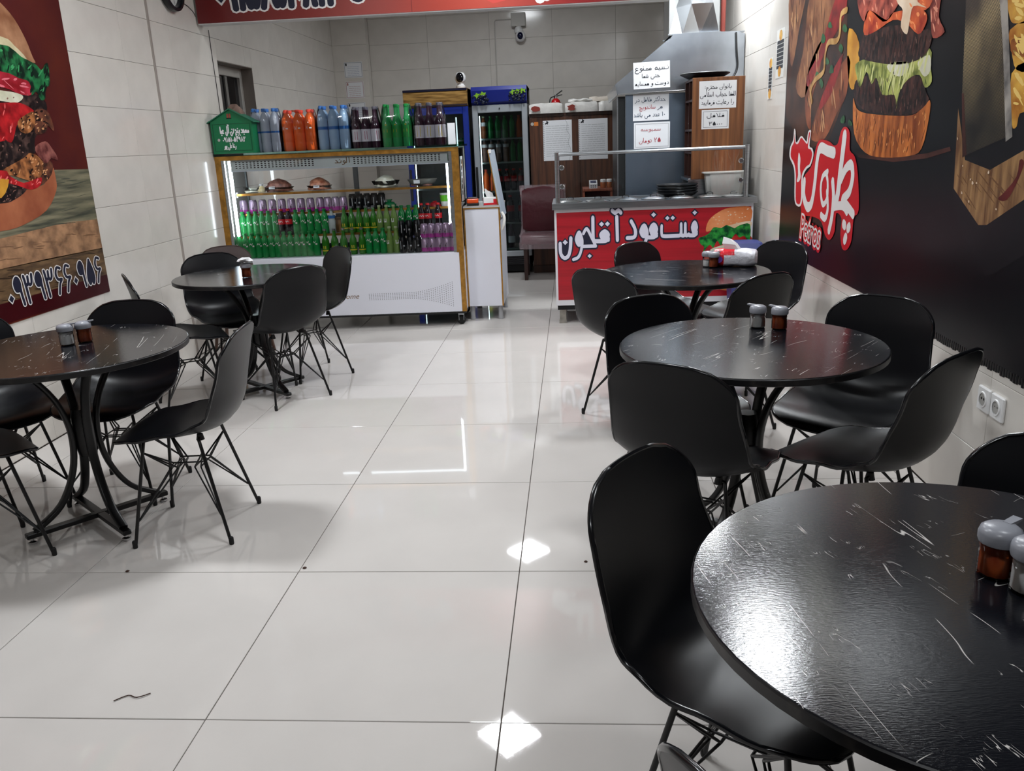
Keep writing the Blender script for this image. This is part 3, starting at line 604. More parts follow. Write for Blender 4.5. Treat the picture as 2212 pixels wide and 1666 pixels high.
# left wall: red burger poster
art('c_brick', (70, 18, 20), (96, 36, 22), 1.6, rough=.36)
pl = thing('burger_poster', 'red poster of stacked burger on wooden board with phone number, left wall', 'poster', (XL, 4.2, .68))
rel(B(XL, 2.6, .68, XL + .004, 4.905, 2.85), pl).build('poster_sheet', MATS['c_brick'], pl)
patch_all([(n, m, l, [(max(2.602, min(a, 4.903)), max(.682, b)) for a, b in p]) for n, m, l, p in ART_L], pl, XL + .004, 1)
ARTL2 = [(n, m, l, [(max(2.602, min(a, 4.903)), max(.682, b)) for a, b in p]) for n, m, l, p in ART_L]
XQ = XL + .004
for i_ in (0, 1): flecks(pl, XQ, 1, ARTL2, 'patty', i_, 'char_marks', f_dark, 60, .02, .009, .5, 120 + i_); flecks(pl, XQ, 1, ARTL2, 'patty', i_, 'gloss_marks', f_lite, 45, .01, .004, .3, 122 + i_, .0006)
flecks(pl, XQ, 1, ARTL2, 'lettuce', 0, 'lettuce_folds', art('f_leafd2', (4, 26, 18)), 34, .035, .009, 1.2, 124); flecks(pl, XQ, 1, ARTL2, 'lettuce', 0, 'lettuce_edges', art('f_leaf2', (62, 150, 92)), 34, .03, .005, .6, 125, .0006)
for i_ in range(2): flecks(pl, XQ, 1, ARTL2, 'ketchup', i_, 'ketchup_gloss', art('f_ket', (226, 106, 104)), 14, .018, .005, .9, 126 + i_)
for i_ in range(4): flecks(pl, XQ, 1, ARTL2, 'meat_chunk', i_, 'meat_gloss', art('f_chunk', (206, 150, 104)), 10, .012, .005, .5, 130 + i_); flecks(pl, XQ, 1, ARTL2, 'meat_chunk', i_, 'meat_shade', f_dark, 10, .014, .006, .2, 135 + i_, .00015)
flecks(pl, XQ, 1, ARTL2, 'tomato', 0, 'tomato_gloss', art('f_tom2', (214, 110, 122)), 10, .04, .006, -.2, 140); flecks(pl, XQ, 1, ARTL2, 'board_edge', 0, 'wood_grain', art('f_wood', (122, 90, 66)), 18, .07, .003, -.05, 141); flecks(pl, XQ, 1, ARTL2, 'poster_floor', 0, 'wood_grain', art('f_wood2', (76, 78, 66)), 26, .10, .003, .02, 142); flecks(pl, XQ, 1, ARTL2, 'board_shade', 0, 'wood_grain', art('f_wood3', (54, 40, 30)), 26, .10, .004, -.1, 143)
fr = Frame((XL + .004, 0, 0), (0, 1, 0), (0, 0, 1))
for nm, g, k, m in (('number_halo', .007, .0046, MATS['c_white']), ('phone_number', .0, .005, navy_ink)):
    mb = MB(); write(mb, fr, '۰۹۳۹۳۶۶۰۹۵۶', 3.995, 4.835, .755, .15, w=.125, k=k, grow=g, nib=(1.0, .8)); rel(mb, pl).build(nm, m, pl)
mb = MB()   # sesame seeds on the bun
for i in range(26):
    a, b = random.uniform(3.75, 4.33), random.uniform(1.95, 2.28)
    if (a - 3.7) / .68 + (b - 1.93) / .45 > 1.05: continue
    mb.poly([(XL + .006, a + .012 * math.cos(t * 1.047) + .004 * math.sin(t), b + .02 * math.sin(t * 1.047)) for t in range(6)])
rel(mb, pl).build('sesame_seeds', MATS['c_bunL'], pl)
# two menu strips beyond the poster
for nm, y0, y1, z0, z1, body, lab in (('menu_strip', 6.24, 6.47, 1.81, 2.13, (214, 214, 210), 'white paper price strip high on right wall beside dark poster'), ('menu_strip', 6.56, 6.70, 1.68, 1.965, (206, 206, 204), 'narrow menu strip with dark print, lower of two on right wall')):
    t = thing(nm, lab, 'menu', (XR, (y0 + y1) / 2, z0))
    rel(B(XR - .002, y0, z0, XR, y1, z1), t).build('sheet', mat('strip_%d' % int(z0 * 100), body, .5), t)
    fr2 = Frame((XR - .002, 0, 0), (0, -1, 0), (0, 0, 1)); mb = MB(); h_ = z1 - z0
    dark = 'dark' in lab
    for i in range(7):
        zz = z1 - h_ * (.3 + i * .085)
        if dark: mb.poly([fr2.p(-y1 + .02, zz, .0006), fr2.p(-y0 - .02, zz, .0006), fr2.p(-y0 - .02, zz + h_ * .07, .0006), fr2.p(-y1 + .02, zz + h_ * .07, .0006)])
        else: pen(mb, fr2, [(-y1 + .05, zz), (-y0 - .05, zz)], .006, .0006)
    rel(mb, t).build('printed_lines', black_ink if dark else mat('grey_ink', (130, 130, 140), .6), t)
    mb = MB()
    for zz in ((z1 - h_ * .13), (z0 + h_ * .13)): mb.poly([fr2.p(-(y0 + y1) / 2 + .045 * math.cos(a * .5236), zz + .035 * math.sin(a * .5236), .0007) for a in range(12)])
    rel(mb, t).build('food_print', art('c_strip', (190, 120, 40), (232, 190, 96), 20), t)
# sockets
for y, lab in ((2.97, 'white double-pole wall socket nearer the kitchen, with dark plug holes'), (2.872, 'white round wall socket nearer the front table')):
    t = thing('wall_socket', lab, 'socket', (XR, y, .505))
    MB().box(-.012, -.044, -.044, 0, .044, .044, .004).build('cover_plate', white_p, t)
    m = MB(); m.loft([[(-.0125, .03 * math.cos(a * PI / 10), .03 * math.sin(a * PI / 10)) for a in range(20)], [(-.016, .028 * math.cos(a * PI / 10), .028 * math.sin(a * PI / 10)) for a in range(20)], [(-.016, .023 * math.cos(a * PI / 10), .023 * math.sin(a * PI / 10)) for a in range(20)]], False)
    m.build('socket_ring', white_p, t, smooth=40)
    MB().poly([(-.0126, .023 * math.cos(-a * PI / 10), .023 * math.sin(-a * PI / 10)) for a in range(20)]).build('socket_well', mat('socket_shadow', (168, 166, 162), .6), t)
    m = MB()
    for yy in (-.009, .009): m.poly([(-.0132, yy + (.005 if 'double' in lab else .0025) * math.cos(-a * PI / 4), .003 + (.005 if 'double' in lab else .0025) * math.sin(-a * PI / 4)) for a in range(8)])
    m.build('pin_holes', dark_m, t)
# wall clock, only its lower rim is in the picture
t = thing('wall_clock', 'round black-rimmed wall clock high on left wall near the red banner', 'clock', (XL, 6.32, 2.62))
rim = MB(); n = 32
rg = lambda r, x: [(x, r * math.cos(2 * PI * j / n), r * math.sin(2 * PI * j / n)) for j in range(n)]
rim.loft([rg(.16, .001), rg(.175, .02), rg(.17, .05), rg(.15, .055), rg(.14, .03), rg(.14, .012)], False).build('rim', mat('clock_black', (18, 20, 26), .25), t, smooth=50)
MB().poly(rg(.145, .012)).build('dial', mat('clock_dial', (222, 222, 220), .4), t)
mb = MB(); frc = Frame((.0135, 0, 0), (0, 1, 0), (0, 0, 1))
for i in range(12): a = i * PI / 6; pen(mb, frc, [(.105 * math.cos(a), .105 * math.sin(a)), (.125 * math.cos(a), .125 * math.sin(a))], .006)
mb.build('hour_marks', black_ink, t)
mb = MB(); pen(mb, frc, [(0, 0), (.05, .05)], .008, .001); pen(mb, frc, [(0, 0), (-.03, .095)], .006, .001); mb.build('hands', black_ink, t)
o = MB().tube(spline([(XL + .004, 6.5, 2.535), (XL + .004, 6.6, 2.53), (XL + .004, 6.7, 2.50), (XL + .004, 6.735, 2.47)], 4), .0025, 6).build('clock_wire', cap_m); tag(o, 'thin dark wire running along left wall from clock to banner', 'wire')
o = MB().tube(spline([(XL + .003, 6.95, 2.4), (XL + .003, 6.955, 2.2), (XL + .003, 6.965, 2.0), (XL + .003, 6.973, 1.7), (XL + .003, 6.975, 1.5)], 4), .0025, 6).build('wall_cable', cap_m); tag(o, 'thin dark cable hanging beside the kitchen window', 'cable')

# ================================================================== RED BANNER over the kitchen opening
bn = thing('hanging_sign', 'long red sign with phone number hanging across kitchen opening', 'sign', (-1.05, 6.73, 2.41))
bx0, bx1, bz0, bz1 = XL + .015, .74, 2.412, 3.12
rel(B(bx0, 6.735, bz0, bx1, 6.86, bz1, .004), bn).build('sign_box', mat('sign_box_white', (205, 205, 205), .4), bn)
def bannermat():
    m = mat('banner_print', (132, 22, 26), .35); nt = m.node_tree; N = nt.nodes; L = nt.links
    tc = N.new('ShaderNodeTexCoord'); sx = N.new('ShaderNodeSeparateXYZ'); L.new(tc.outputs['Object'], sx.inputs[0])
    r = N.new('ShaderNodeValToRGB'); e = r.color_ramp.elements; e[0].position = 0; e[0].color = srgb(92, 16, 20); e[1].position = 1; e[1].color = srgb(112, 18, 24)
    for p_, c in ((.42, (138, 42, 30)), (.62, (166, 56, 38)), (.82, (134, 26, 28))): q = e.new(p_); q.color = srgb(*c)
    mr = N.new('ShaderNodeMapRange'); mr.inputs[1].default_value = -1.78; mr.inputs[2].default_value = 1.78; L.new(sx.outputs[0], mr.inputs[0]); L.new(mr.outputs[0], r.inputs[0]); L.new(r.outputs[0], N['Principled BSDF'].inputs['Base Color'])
    return m
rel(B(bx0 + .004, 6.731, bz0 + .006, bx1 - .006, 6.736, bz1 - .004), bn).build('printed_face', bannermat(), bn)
fb = FRONT(0, 6.731, 0)
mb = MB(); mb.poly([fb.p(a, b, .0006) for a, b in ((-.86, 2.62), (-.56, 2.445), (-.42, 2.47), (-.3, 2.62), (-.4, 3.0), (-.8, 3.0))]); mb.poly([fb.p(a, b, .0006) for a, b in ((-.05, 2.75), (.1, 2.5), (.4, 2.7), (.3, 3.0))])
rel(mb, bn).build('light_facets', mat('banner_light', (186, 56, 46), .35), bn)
for nm, g, k, m in (('lettering_outline', .016, .0012, MATS['c_white']), ('lettering', .0, .0018, navy_ink)):
    mb = MB(); write(mb, fb, '۰۹۱۵۶۵۱۰۸۱۱', -2.62, -1.78, 2.505, .33, w=.15, k=k, grow=g, nib=(1, .75)); write(mb, fb, 'رستمی', -1.62, -1.22, 2.64, .26, w=.17, k=k, grow=g, nib=(1, .75)); rel(mb, bn).build(nm, m, bn)
mb = MB(); write(mb, fb, 'فست فود آقاجون', -.24, .62, 2.56, .3, w=.16, k=.0018, nib=(1, .75)); rel(mb, bn).build('white_lettering', MATS['c_white'], bn)
rel(MB().box(-1.172, 6.7295, bz0 + .006, -1.168, 6.7312, bz1), bn).build('seam', mat('banner_seam', (110, 24, 24), .5), bn)
for x in (-2.3, -.9, .5): rel(MB().tube([(x, 6.8, bz1 - .01), (x, 6.8, CEIL)], .006, 6), bn).build('hanger', wire, bn)

# ================================================================== BACK OF THE KITCHEN
def papersheet(name, label, cat, fr, w, h, build, group=None):
    """thin sheet lying on frame fr (lower left corner), printed by build(fr)"""
    t = thing(name, label, cat, fr.p(w / 2, 0), 0, group)
    mb = MB(); mb.poly([fr.p(0, 0, .0012), fr.p(w, 0, .0012), fr.p(w, h, .0012), fr.p(0, h, .0012)]); mb.poly([fr.p(0, h, 0), fr.p(w, h, 0), fr.p(w, 0, 0), fr.p(0, 0, 0)])
    rel(mb, t).build('sheet', paper, t)
    for nm, m, mb in build(fr): rel(mb, t).build(nm, m, t)
    return t
def lines_print(fr, w, h, n, m, seed=1, x0=.12, y0=.1, y1=.85, lw=.004):
    rnd = random.Random(seed); mb = MB()
    for i in range(n):
        y = h * (y0 + (y1 - y0) * i / max(n - 1, 1)); x = w * x0
        while x < w * (1 - x0):
            L = w * rnd.uniform(.06, .2); e = min(x + L, w * (1 - x0))
            pen(mb, fr, [(x, y), (e, y)], lw, .002); x = e + w * .03
    return ('printed_lines', m, mb)
def border(fr, w, h, m, wd=.003, ins=.03):
    mb = MB(); a = ins
    for p in (((a, a), (w - a, a)), ((w - a, a), (w - a, h - a)), ((w - a, h - a), (a, h - a)), ((a, h - a), (a, a))): pen(mb, fr, p, wd, .0019)
    return ('border_line', m, mb)
faint = mat('faint_print', (150, 160, 190), .6); faint2 = mat('faint_red_print', (178, 128, 124), .6); greyp = mat('grey_print', (150, 152, 156), .6)
for i, (z0, z1, lab) in enumerate(((2.275, 2.452, 'pale framed certificate on the rear wall, topmost of three'), (2.04, 2.232, 'pink-bordered certificate on the rear wall, middle of three'), (1.80, 1.99, 'pale certificate on the rear wall, lowest of three, half hidden by bottles'))):
    fr = FRONT(-2.715, 10.6, z0)
    def bld(fr, w=.222, h=z1 - z0, i=i):
        e = MB(); pen(e, fr, [(w * .12, h * .8), (w * .12, h * .88)], .018, .0022)
        return [border(fr, w, h, faint2 if i == 1 else greyp, .005, .008), lines_print(fr, w, h, 6, faint if i != 1 else faint2, i, .18, .15, .7, .003), ('emblem', black_ink if i != 1 else faint2, e)]
    papersheet('certificate', lab, 'certificate', fr, .222, z1 - z0, bld)
# dome camera on a junction box with its conduit
t = thing('security_camera', 'white dome camera under a junction box high on rear wall', 'camera', (-.60, YB, 2.72))
B(-.085, -.09, .04, .085, 0, .19, .006).build('junction_box', mat('box_grey', (186, 184, 178), .5), t)
MB().lathe([(.03, .04), (.045, .02), (.05, -.01), (.045, -.03)], 16, 0, -.06, 0).build('neck', white_p, t, smooth=40)
MB().lathe([(.012, .062), (.04, .05), (.058, .02), (.058, -.02), (.042, -.052), (.012, -.064)], 16, .02, -.075, -.07).build('head', white_p, t, smooth=60)
MB().loft([[(.02 + r * math.cos(a * PI / 8), y, -.07 + r * 1.2 * math.sin(a * PI / 8)) for a in range(16)] for r, y in ((.034, -.127), (.03, -.135), (.012, -.141))]).build('lens', mat('blue_black_lens', (8, 12, 44), .08), t, smooth=60)
o = MB().tube([(-.69, YB - .008, 2.85), (-.87, YB - .008, 2.85), (-.885, YB - .008, 2.835), (-.885, YB - .008, 2.0)], .008, 6).build('wall_conduit', mat('conduit', (196, 192, 186), .5)); tag(o, 'pale cable conduit running down rear wall from junction box', 'conduit')

# ---- bottles used everywhere
glossp = dict(rough=.12, spec=.5)
bg = mat('green_pet', (24, 150, 72), trans=.2, **glossp); bglass = mat('green_glass', (52, 136, 34), trans=.3, **glossp); bpale = mat('pale_lemon_glass', (128, 164, 84), trans=.25, **glossp)
bcola = mat('cola', (22, 14, 20), **glossp); bcola2 = mat('dark_malt', (58, 34, 50), **glossp); borange = mat('orange_drink', (255, 112, 50), trans=.05, **glossp); bwater = mat('water_pet', (206, 216, 230), trans=.2, **glossp)
bmilk = mat('frosted_bottle', (196, 206, 204), trans=.2, **glossp); bbrown = mat('brown_juice', (150, 84, 52), **glossp)
capg = mat('cap_green', (14, 128, 58), .4); capr = mat('cap_red', (206, 24, 32), .4); capb = mat('cap_blue', (66, 122, 196), .4); capk = mat('cap_silver', (150, 150, 154), .3, metal=.8); capo = mat('cap_coral', (240, 84, 66), .4); caps_ = mat('cap_dark', (92, 90, 100), .4); capw = mat('cap_pale', (176, 190, 150), .4)
lr = mat('label_red', (206, 30, 40), .4); lw_ = mat('label_white', (230, 228, 234), .4); lg = mat('label_green', (34, 150, 66), .4); lb = mat('label_blue', (40, 104, 176), .4); ly = mat('label_yellow', (214, 190, 40), .4); lpk = mat('label_pink', (190, 130, 150), .4)
def bottle(name, label, cat, body, capm, R, H, shape, lab=None, labm=None, mark=None, markm=None, n=12, lift=0.0, fill=None):
    """lathed bottle; lab = (z0, z1) fractions; mark = front print"""
    t = thing(name, label, cat)
    P = {'pet': [(.86, 0), (1, .03), (1, .24), (.93, .31), (.93, .41), (1, .5), (1, .61), (.93, .70), (.70, .79), (.46, .86), (.42, .89), (.42, .95)],
         'glass': [(.92, 0), (1, .02), (1, .5), (.94, .57), (.64, .68), (.45, .77), (.41, .95)],
         'tall': [(.9, 0), (1, .03), (1, .2), (.96, .22), (1, .25), (1, .42), (.96, .44), (1, .47), (1, .63), (.97, .70), (.84, .79), (.6, .86), (.38, .905), (.34, .95)],
         'slim': [(.9, 0), (1, .03), (1, .52), (.9, .6), (.66, .72), (.45, .84), (.38, .95)]}[shape]
    MB().lathe([(a * R, b * H) for a, b in P], n).build('bottle_body', body, t, smooth=50)
    rc = (.52 if shape == 'pet' else .46) * R
    MB().lathe([(rc, .925 * H), (rc * 1.05, .935 * H), (rc * 1.02, .99 * H), (rc * .8, H)], n).build('cap', capm, t, smooth=40)
    if lab: MB().lathe([(R * 1.012, lab[0] * H), (R * 1.012, lab[1] * H)], n, caps=False).build('label', labm, t, smooth=50)
    if mark:
        mb = MB(); rr = R * 1.02
        for st, wd in mark: 
            P2 = [Vector((x, z, 0)) for x, z in st]
            for a, b in zip(P2[:-1], P2[1:]):
                d = b - a; nn = Vector((-d.y, d.x, 0)).normalized() * wd / 2
                q = [a - nn, b - nn, b + nn, a + nn]
                mb.add([(rr * math.sin(v.x), -rr * math.cos(v.x), v.y * H) for v in q], [(0, 1, 2, 3)])
        mb.build('print', markm, t)
    return t
SWOOSH = [([(-.5, .52), (-.2, .58), (.1, .52), (.4, .6)], .035)]
BADGE = [([(-.35, .5), (.35, .5)], .07)]
protos = {}
def P_(key):
    if key in protos: return protos[key]
    d = {'green_pet': lambda: bottle('soda_bottle', '', 'bottle', bg, capg, .031, .205, 'pet', None, None, SWOOSH + [([(.3, .48), (.75, .48)], .06)], MATS['c_white']),
         'cola': lambda: bottle('cola_bottle', '', 'bottle', bcola, capr, .031, .215, 'pet', (.42, .62), lr, [([(-.7, .5), (-.3, .55), (0, .5), (.35, .55), (.7, .5)], .03)], MATS['c_white']),
         'green_glass': lambda: bottle('lemon_bottle', '', 'bottle', bglass, capk, .031, .215, 'glass', (.16, .2), ly, [([(-.35, .3), (.35, .3)], .12)], ly),
         'pale': lambda: bottle('lemonade_bottle', '', 'bottle', bpale, capw, .03, .215, 'slim', None, None, [([(-.4, .42), (.4, .42)], .14), ([(-.1, .36), (.4, .4)], .05)], lw_),
         'milk': lambda: bottle('soda_bottle', '', 'bottle', bmilk, capk, .03, .2, 'slim', (.62, .74), lb),
         'fr_green': lambda: bottle('soda_bottle', '', 'bottle', bg, capg, .034, .24, 'pet'),
         'fr_cola': lambda: bottle('cola_bottle', '', 'bottle', bcola, capr, .034, .24, 'pet', (.42, .66), lr),
         'fr_orange': lambda: bottle('orange_bottle', '', 'bottle', borange, capo, .034, .24, 'pet'),
         'fr_brown': lambda: bottle('juice_bottle', '', 'bottle', bbrown, capw, .034, .24, 'pet', (.55, .72), lw_),
         'fr_dough': lambda: bottle('drink_bottle', '', 'bottle', mat('muted_drink', (126, 92, 82), .3), caps_, .034, .24, 'pet', (.66, .8), lw_),
         'fr_big': lambda: bottle('cola_bottle', '', 'bottle', bcola, capr, .045, .3, 'tall', (.4, .62), lr),
         'fr_bigg': lambda: bottle('soda_bottle', '', 'bottle', bg, capg, .045, .3, 'tall', (.4, .6), ly),
         'fr_malt': lambda: bottle('malt_bottle', '', 'bottle', bcola2, capk, .04, .3, 'glass', (.2, .45), lw_)}[key]()
    d.location = (0, 0, -50); protos[key] = d; return d
used = set()
def put(key, loc, label, group=None, rz=0, scale=None):
    p = P_(key)
    if key not in used:
        used.add(key); p.location = loc; p.rotation_euler = (0, 0, rz); p['label'] = label
        if group: p['group'] = group
        if scale: p.scale = scale
        return p
    return dup(p, loc, rz, label, group, scale)
def can(name, label, body, band=None, bandm=None, logo=None, logom=None, R=.033, H=.113):
    t = thing(name, label, 'can')
    mb = MB().lathe([(R * .78, 0), (R, .07 * H), (R, .88 * H), (R * .8, .96 * H), (R * .82, H), (R * .74, .99 * H), (R * .72, .965 * H)], 14)
    mb.build('can_body', body, t, smooth=40)
    if band: MB().lathe([(R * 1.01, band[0] * H), (R * 1.01, band[1] * H)], 14, caps=False).build('colour_band', bandm, t, smooth=50)
    if logo:
        mb = MB(); rr = R * 1.02
        for x0, z0, x1, z1, wd in logo:
            a, b = Vector((x0, z0)), Vector((x1, z1)); d = b - a; nn = Vector((-d.y, d.x)).normalized() * wd / 2
            mb.add([(rr * math.sin(v.x), -rr * math.cos(v.x), v.y * H) for v in (a - nn, b - nn, b + nn, a + nn)], [(0, 1, 2, 3)])
        mb.build('print', logom, t)
    return t
can_pk = can('pink_can', '', mat('lilac_can', (176, 152, 180), .28, metal=.35), (.05, .32), mat('magenta_band', (176, 48, 156), .3), [(-.2, .35, .35, .62, .1), (.1, .2, .15, .5, .16)], mat('can_mark', (70, 56, 70), .4))
can_bk = can('black_can', '', mat('black_can_paint', (14, 16, 20), .25, metal=.2), None, None, [(-.35, .25, -.35, .75, .16), (.3, .45, .7, .45, .1)], mat('can_script', (188, 190, 194), .4), R=.031, H=.13)
cfirst = set()
def putcan(p, loc, label, group, rz=0):
    if p.name not in cfirst:
        cfirst.add(p.name); p.location = loc; p.rotation_euler = (0, 0, rz); p['label'] = label; p['group'] = group; return p
    return dup(p, loc, rz, label, group)

# ---- two upright drinks fridges
def fridge(label, x0, x1, y0, frame_m, head_m, headname, shelves):
    w = x1 - x0; t = thing('drinks_fridge', label, 'fridge', ((x0 + x1) / 2, y0, 0)); a = w / 2; D = .62; body = mat('fridge_side', (92, 92, 98), .4)
    m = MB().box(-a, .05, .1, -a + .03, D, 2.03).box(a - .03, .05, .1, a, D, 2.03).box(-a, D - .03, .1, a, D, 2.03).box(-a, .05, 2.0, a, D, 2.035).box(-a, .05, .1, a, D, .2)
    m.build('cabinet', body, t)
    MB().box(-a + .03, D - .034, .2, a - .03, D - .03, 1.85).build('liner', mat('fridge_liner', (150, 156, 156), .5), t)
    f = MB(); q = .062
    f.box(-a, 0, .2, -a + q, .05, 1.85, .006).box(a - q, 0, .2, a, .05, 1.85, .006).box(-a + q, 0, .2, a - q, .05, .26, .006).box(-a + q, 0, 1.77, a - q, .05, 1.85, .006)
    d = f.build('door', frame_m, t)
    B(-a + q, .02, .26, a - q, .026, 1.77).build('door_glass', glass_dim, d)
    B(-a + .012, -.025, .86, -a + .036, -.001, 1.2, .005).build('door_handle', cap_m, d)
    MB().box(-a + q - .004, .03, .26, -a + q + .004, .04, 1.77).box(a - q - .004, .03, .26, a - q + .004, .04, 1.77).build('door_seal', mat('seal_grey', (60, 60, 62), .6), d)
    h = MB().loft([[(-a, .02, 1.85), (a, .02, 1.85), (a, .4, 1.85), (-a, .4, 1.85)], [(-a, -.02, 1.88), (a, -.02, 1.88), (a, .4, 1.88), (-a, .4, 1.88)], [(-a, -.03, 2.0), (a, -.03, 2.0), (a, .4, 2.0), (-a, .4, 2.0)], [(-a, .0, 2.04), (a, .0, 2.04), (a, .4, 2.04), (-a, .4, 2.04)]])
    hd = h.build(headname, head_m, t)
    for z in shelves: B(-a + .035, .08, z - .018, a - .035, D - .04, z, .003).build('shelf', mat('shelf_white', (176, 184, 180), .4), t)
    g = MB().box(-a + .02, .06, .02, a - .02, .5, .1); g.build('plinth', dark_m, t)
    gr = MB()
    for k in range(4): gr.box(-a + .1, .03, .105 + k * .022, a - .06, .06, .115 + k * .022)
    gr.build('grille', mat('grille_black', (30, 30, 34), .4), t)
    for sx in (-1, 1): MB().lathe([(.02, 0), (.022, .02)], 10, sx * (a - .06), .1, 0).build('foot', cap_m, t)
    B(-a + q + .006, .07, .28, -a + q + .014, .08, 1.74).build('strip_light', mat('added_fridge_glow', (236, 250, 255), .4, emit=11.0), t)  # added glowing strip that brightens the fridge interior
    return t, hd, d
FY = 9.58
shR = [.28, .573, .926, 1.244, 1.5]
fridge_r, hd, dr = fridge('upright drinks fridge with grey door frame and grape picture header', -1.08, -.475, FY, mat('fridge_frame_grey', (162, 168, 174), .35, metal=.3), mat('header_blue', (22, 34, 112), .3), 'header', shR)
g = MB(); rnd = random.Random(3)
for sx, bx, bz in ((-1, -.2, 1.91), (1, .2, 1.93)):
    for k in range(34):
        x, z = bx + rnd.uniform(-.085, .085), bz + rnd.uniform(-.045, .04)
        g.lathe([(.003, -.012), (.012, -.004), (.012, .004), (.003, .012)], 8, x, -.03, z)
o = g.build('grape_print', mat('grape_blue', (26, 32, 52), .25), hd, smooth=60)
g = MB()
for bx, bz in ((-.23, 1.95), (-.17, 1.96), (.21, 1.975), (.16, 1.97), (.26, 1.98)):
    g.poly([(bx + r_ * math.cos(a * PI / 5), -.0335, bz + .7 * r_ * math.sin(a * PI / 5)) for a in range(10) for r_ in ((.045 if a % 2 else .025),)])
g.build('vine_leaf_print', mat('vine_green', (122, 170, 40), .4), hd)
MB().lathe([(.008, 0), (.008, .004)], 10).build('lock', dark_m, dr, loc=(0, -.004, 1.81)).rotation_euler = (PI / 2, 0, 0)
fridge_l, hd, dl = fridge('upright drinks fridge with blue door frame and gold landscape panel', -1.826, -1.124, FY, mat('fridge_frame_blue', (18, 44, 140), .35), mat('header_gold', (112, 80, 38), .35, rgb2=(186, 146, 84), scale=5, stretch=(1, 1, 9), coords='Object'), 'header', [.28, .6, .98, 1.28, 1.5])
MB().box(.2, .068, .85, .212, .088, 1.74).build('strip_light', mat('fridge_lamp', (236, 250, 255), .4, emit=2.5), fridge_l)
MB().box(-.351, -.032, 1.86, .351, -.028, 1.87).box(-.351, -.032, 2.015, .351, -.0, 2.037).build('header_trim', mat('fridge_frame_blue2', (24, 26, 50), .35), fridge_l)
ORD = ['leftmost', 'second from left', 'third from left', 'fourth from left', 'fifth from left', 'sixth from left', 'seventh from left', 'eighth from left', 'ninth from left', 'tenth from left', 'eleventh from left', 'twelfth from left', 'thirteenth from left']
def row(keys, x0, x1, y, z, labf, groupf):
    n = len(keys)
    for i, k in enumerate(keys):
        put(k, (x0 + (x1 - x0) * i / max(n - 1, 1), y, z), labf(k) + ', ' + ORD[i], groupf(k))
nm = {'fr_green': 'green', 'fr_cola': 'dark cola', 'fr_orange': 'orange', 'fr_brown': 'brown juice', 'fr_dough': 'muted brown drink', 'fr_big': 'large cola', 'fr_bigg': 'large green', 'fr_malt': 'dark malt'}
def fr_row(keys, z, tier): row(keys, -1.08 + .105, -.475 - .105, FY + .16, z, lambda k: '%s bottle on %s shelf of grape-header fridge' % (nm[k], tier), lambda k: '%s bottles, %s shelf, grape-header fridge' % (nm[k], tier))
fr_row(['fr_brown'] * 1 + ['fr_green'] * 4 + ['fr_orange'] * 1, 1.5, 'top')
fr_row(['fr_dough'] * 4 + ['fr_green'] * 2, 1.244, 'second')
fr_row(['fr_orange'] * 2 + ['fr_cola'] * 4, .926, 'third')
fr_row(['fr_bigg', 'fr_big', 'fr_big', 'fr_big'], .573, 'fourth')
fr_row(['fr_bigg', 'fr_malt', 'fr_malt', 'fr_malt'], .28, 'bottom')
row(['fr_green'] * 5, -1.42, -1.235, FY + .2, 1.28, lambda k: 'green bottle on upper shelf of blue fridge', lambda k: 'upper green bottles in the blue fridge')
row(['fr_bigg'] * 2, -1.34, -1.24, FY + .2, .98, lambda k: 'large green bottle with yellow label in blue fridge', lambda k: 'large green bottles in the blue fridge')
# eyeball camera standing on the left fridge
t = thing('security_camera', 'small white eyeball camera standing on top of the blue fridge', 'camera', (-1.21, FY + .18, 2.04))
MB().lathe([(.05, 0), (.05, .03), (.035, .045), (.03, .06)], 16).build('base', white_p, t, smooth=40)
MB().lathe([(.01, -.06), (.04, -.05), (.06, -.01), (.058, .025), (.04, .055), (.01, .064)], 16, 0, 0, .11).build('head', white_p, t, smooth=60)
MB().loft([[(r * math.cos(a * PI / 8), y, .115 + r * 1.25 * math.sin(a * PI / 8)) for a in range(16)] for r, y in ((.042, -.047), (.036, -.06), (.014, -.068))]).build('lens', mat('black_lens', (8, 9, 14), .08), t, smooth=60)

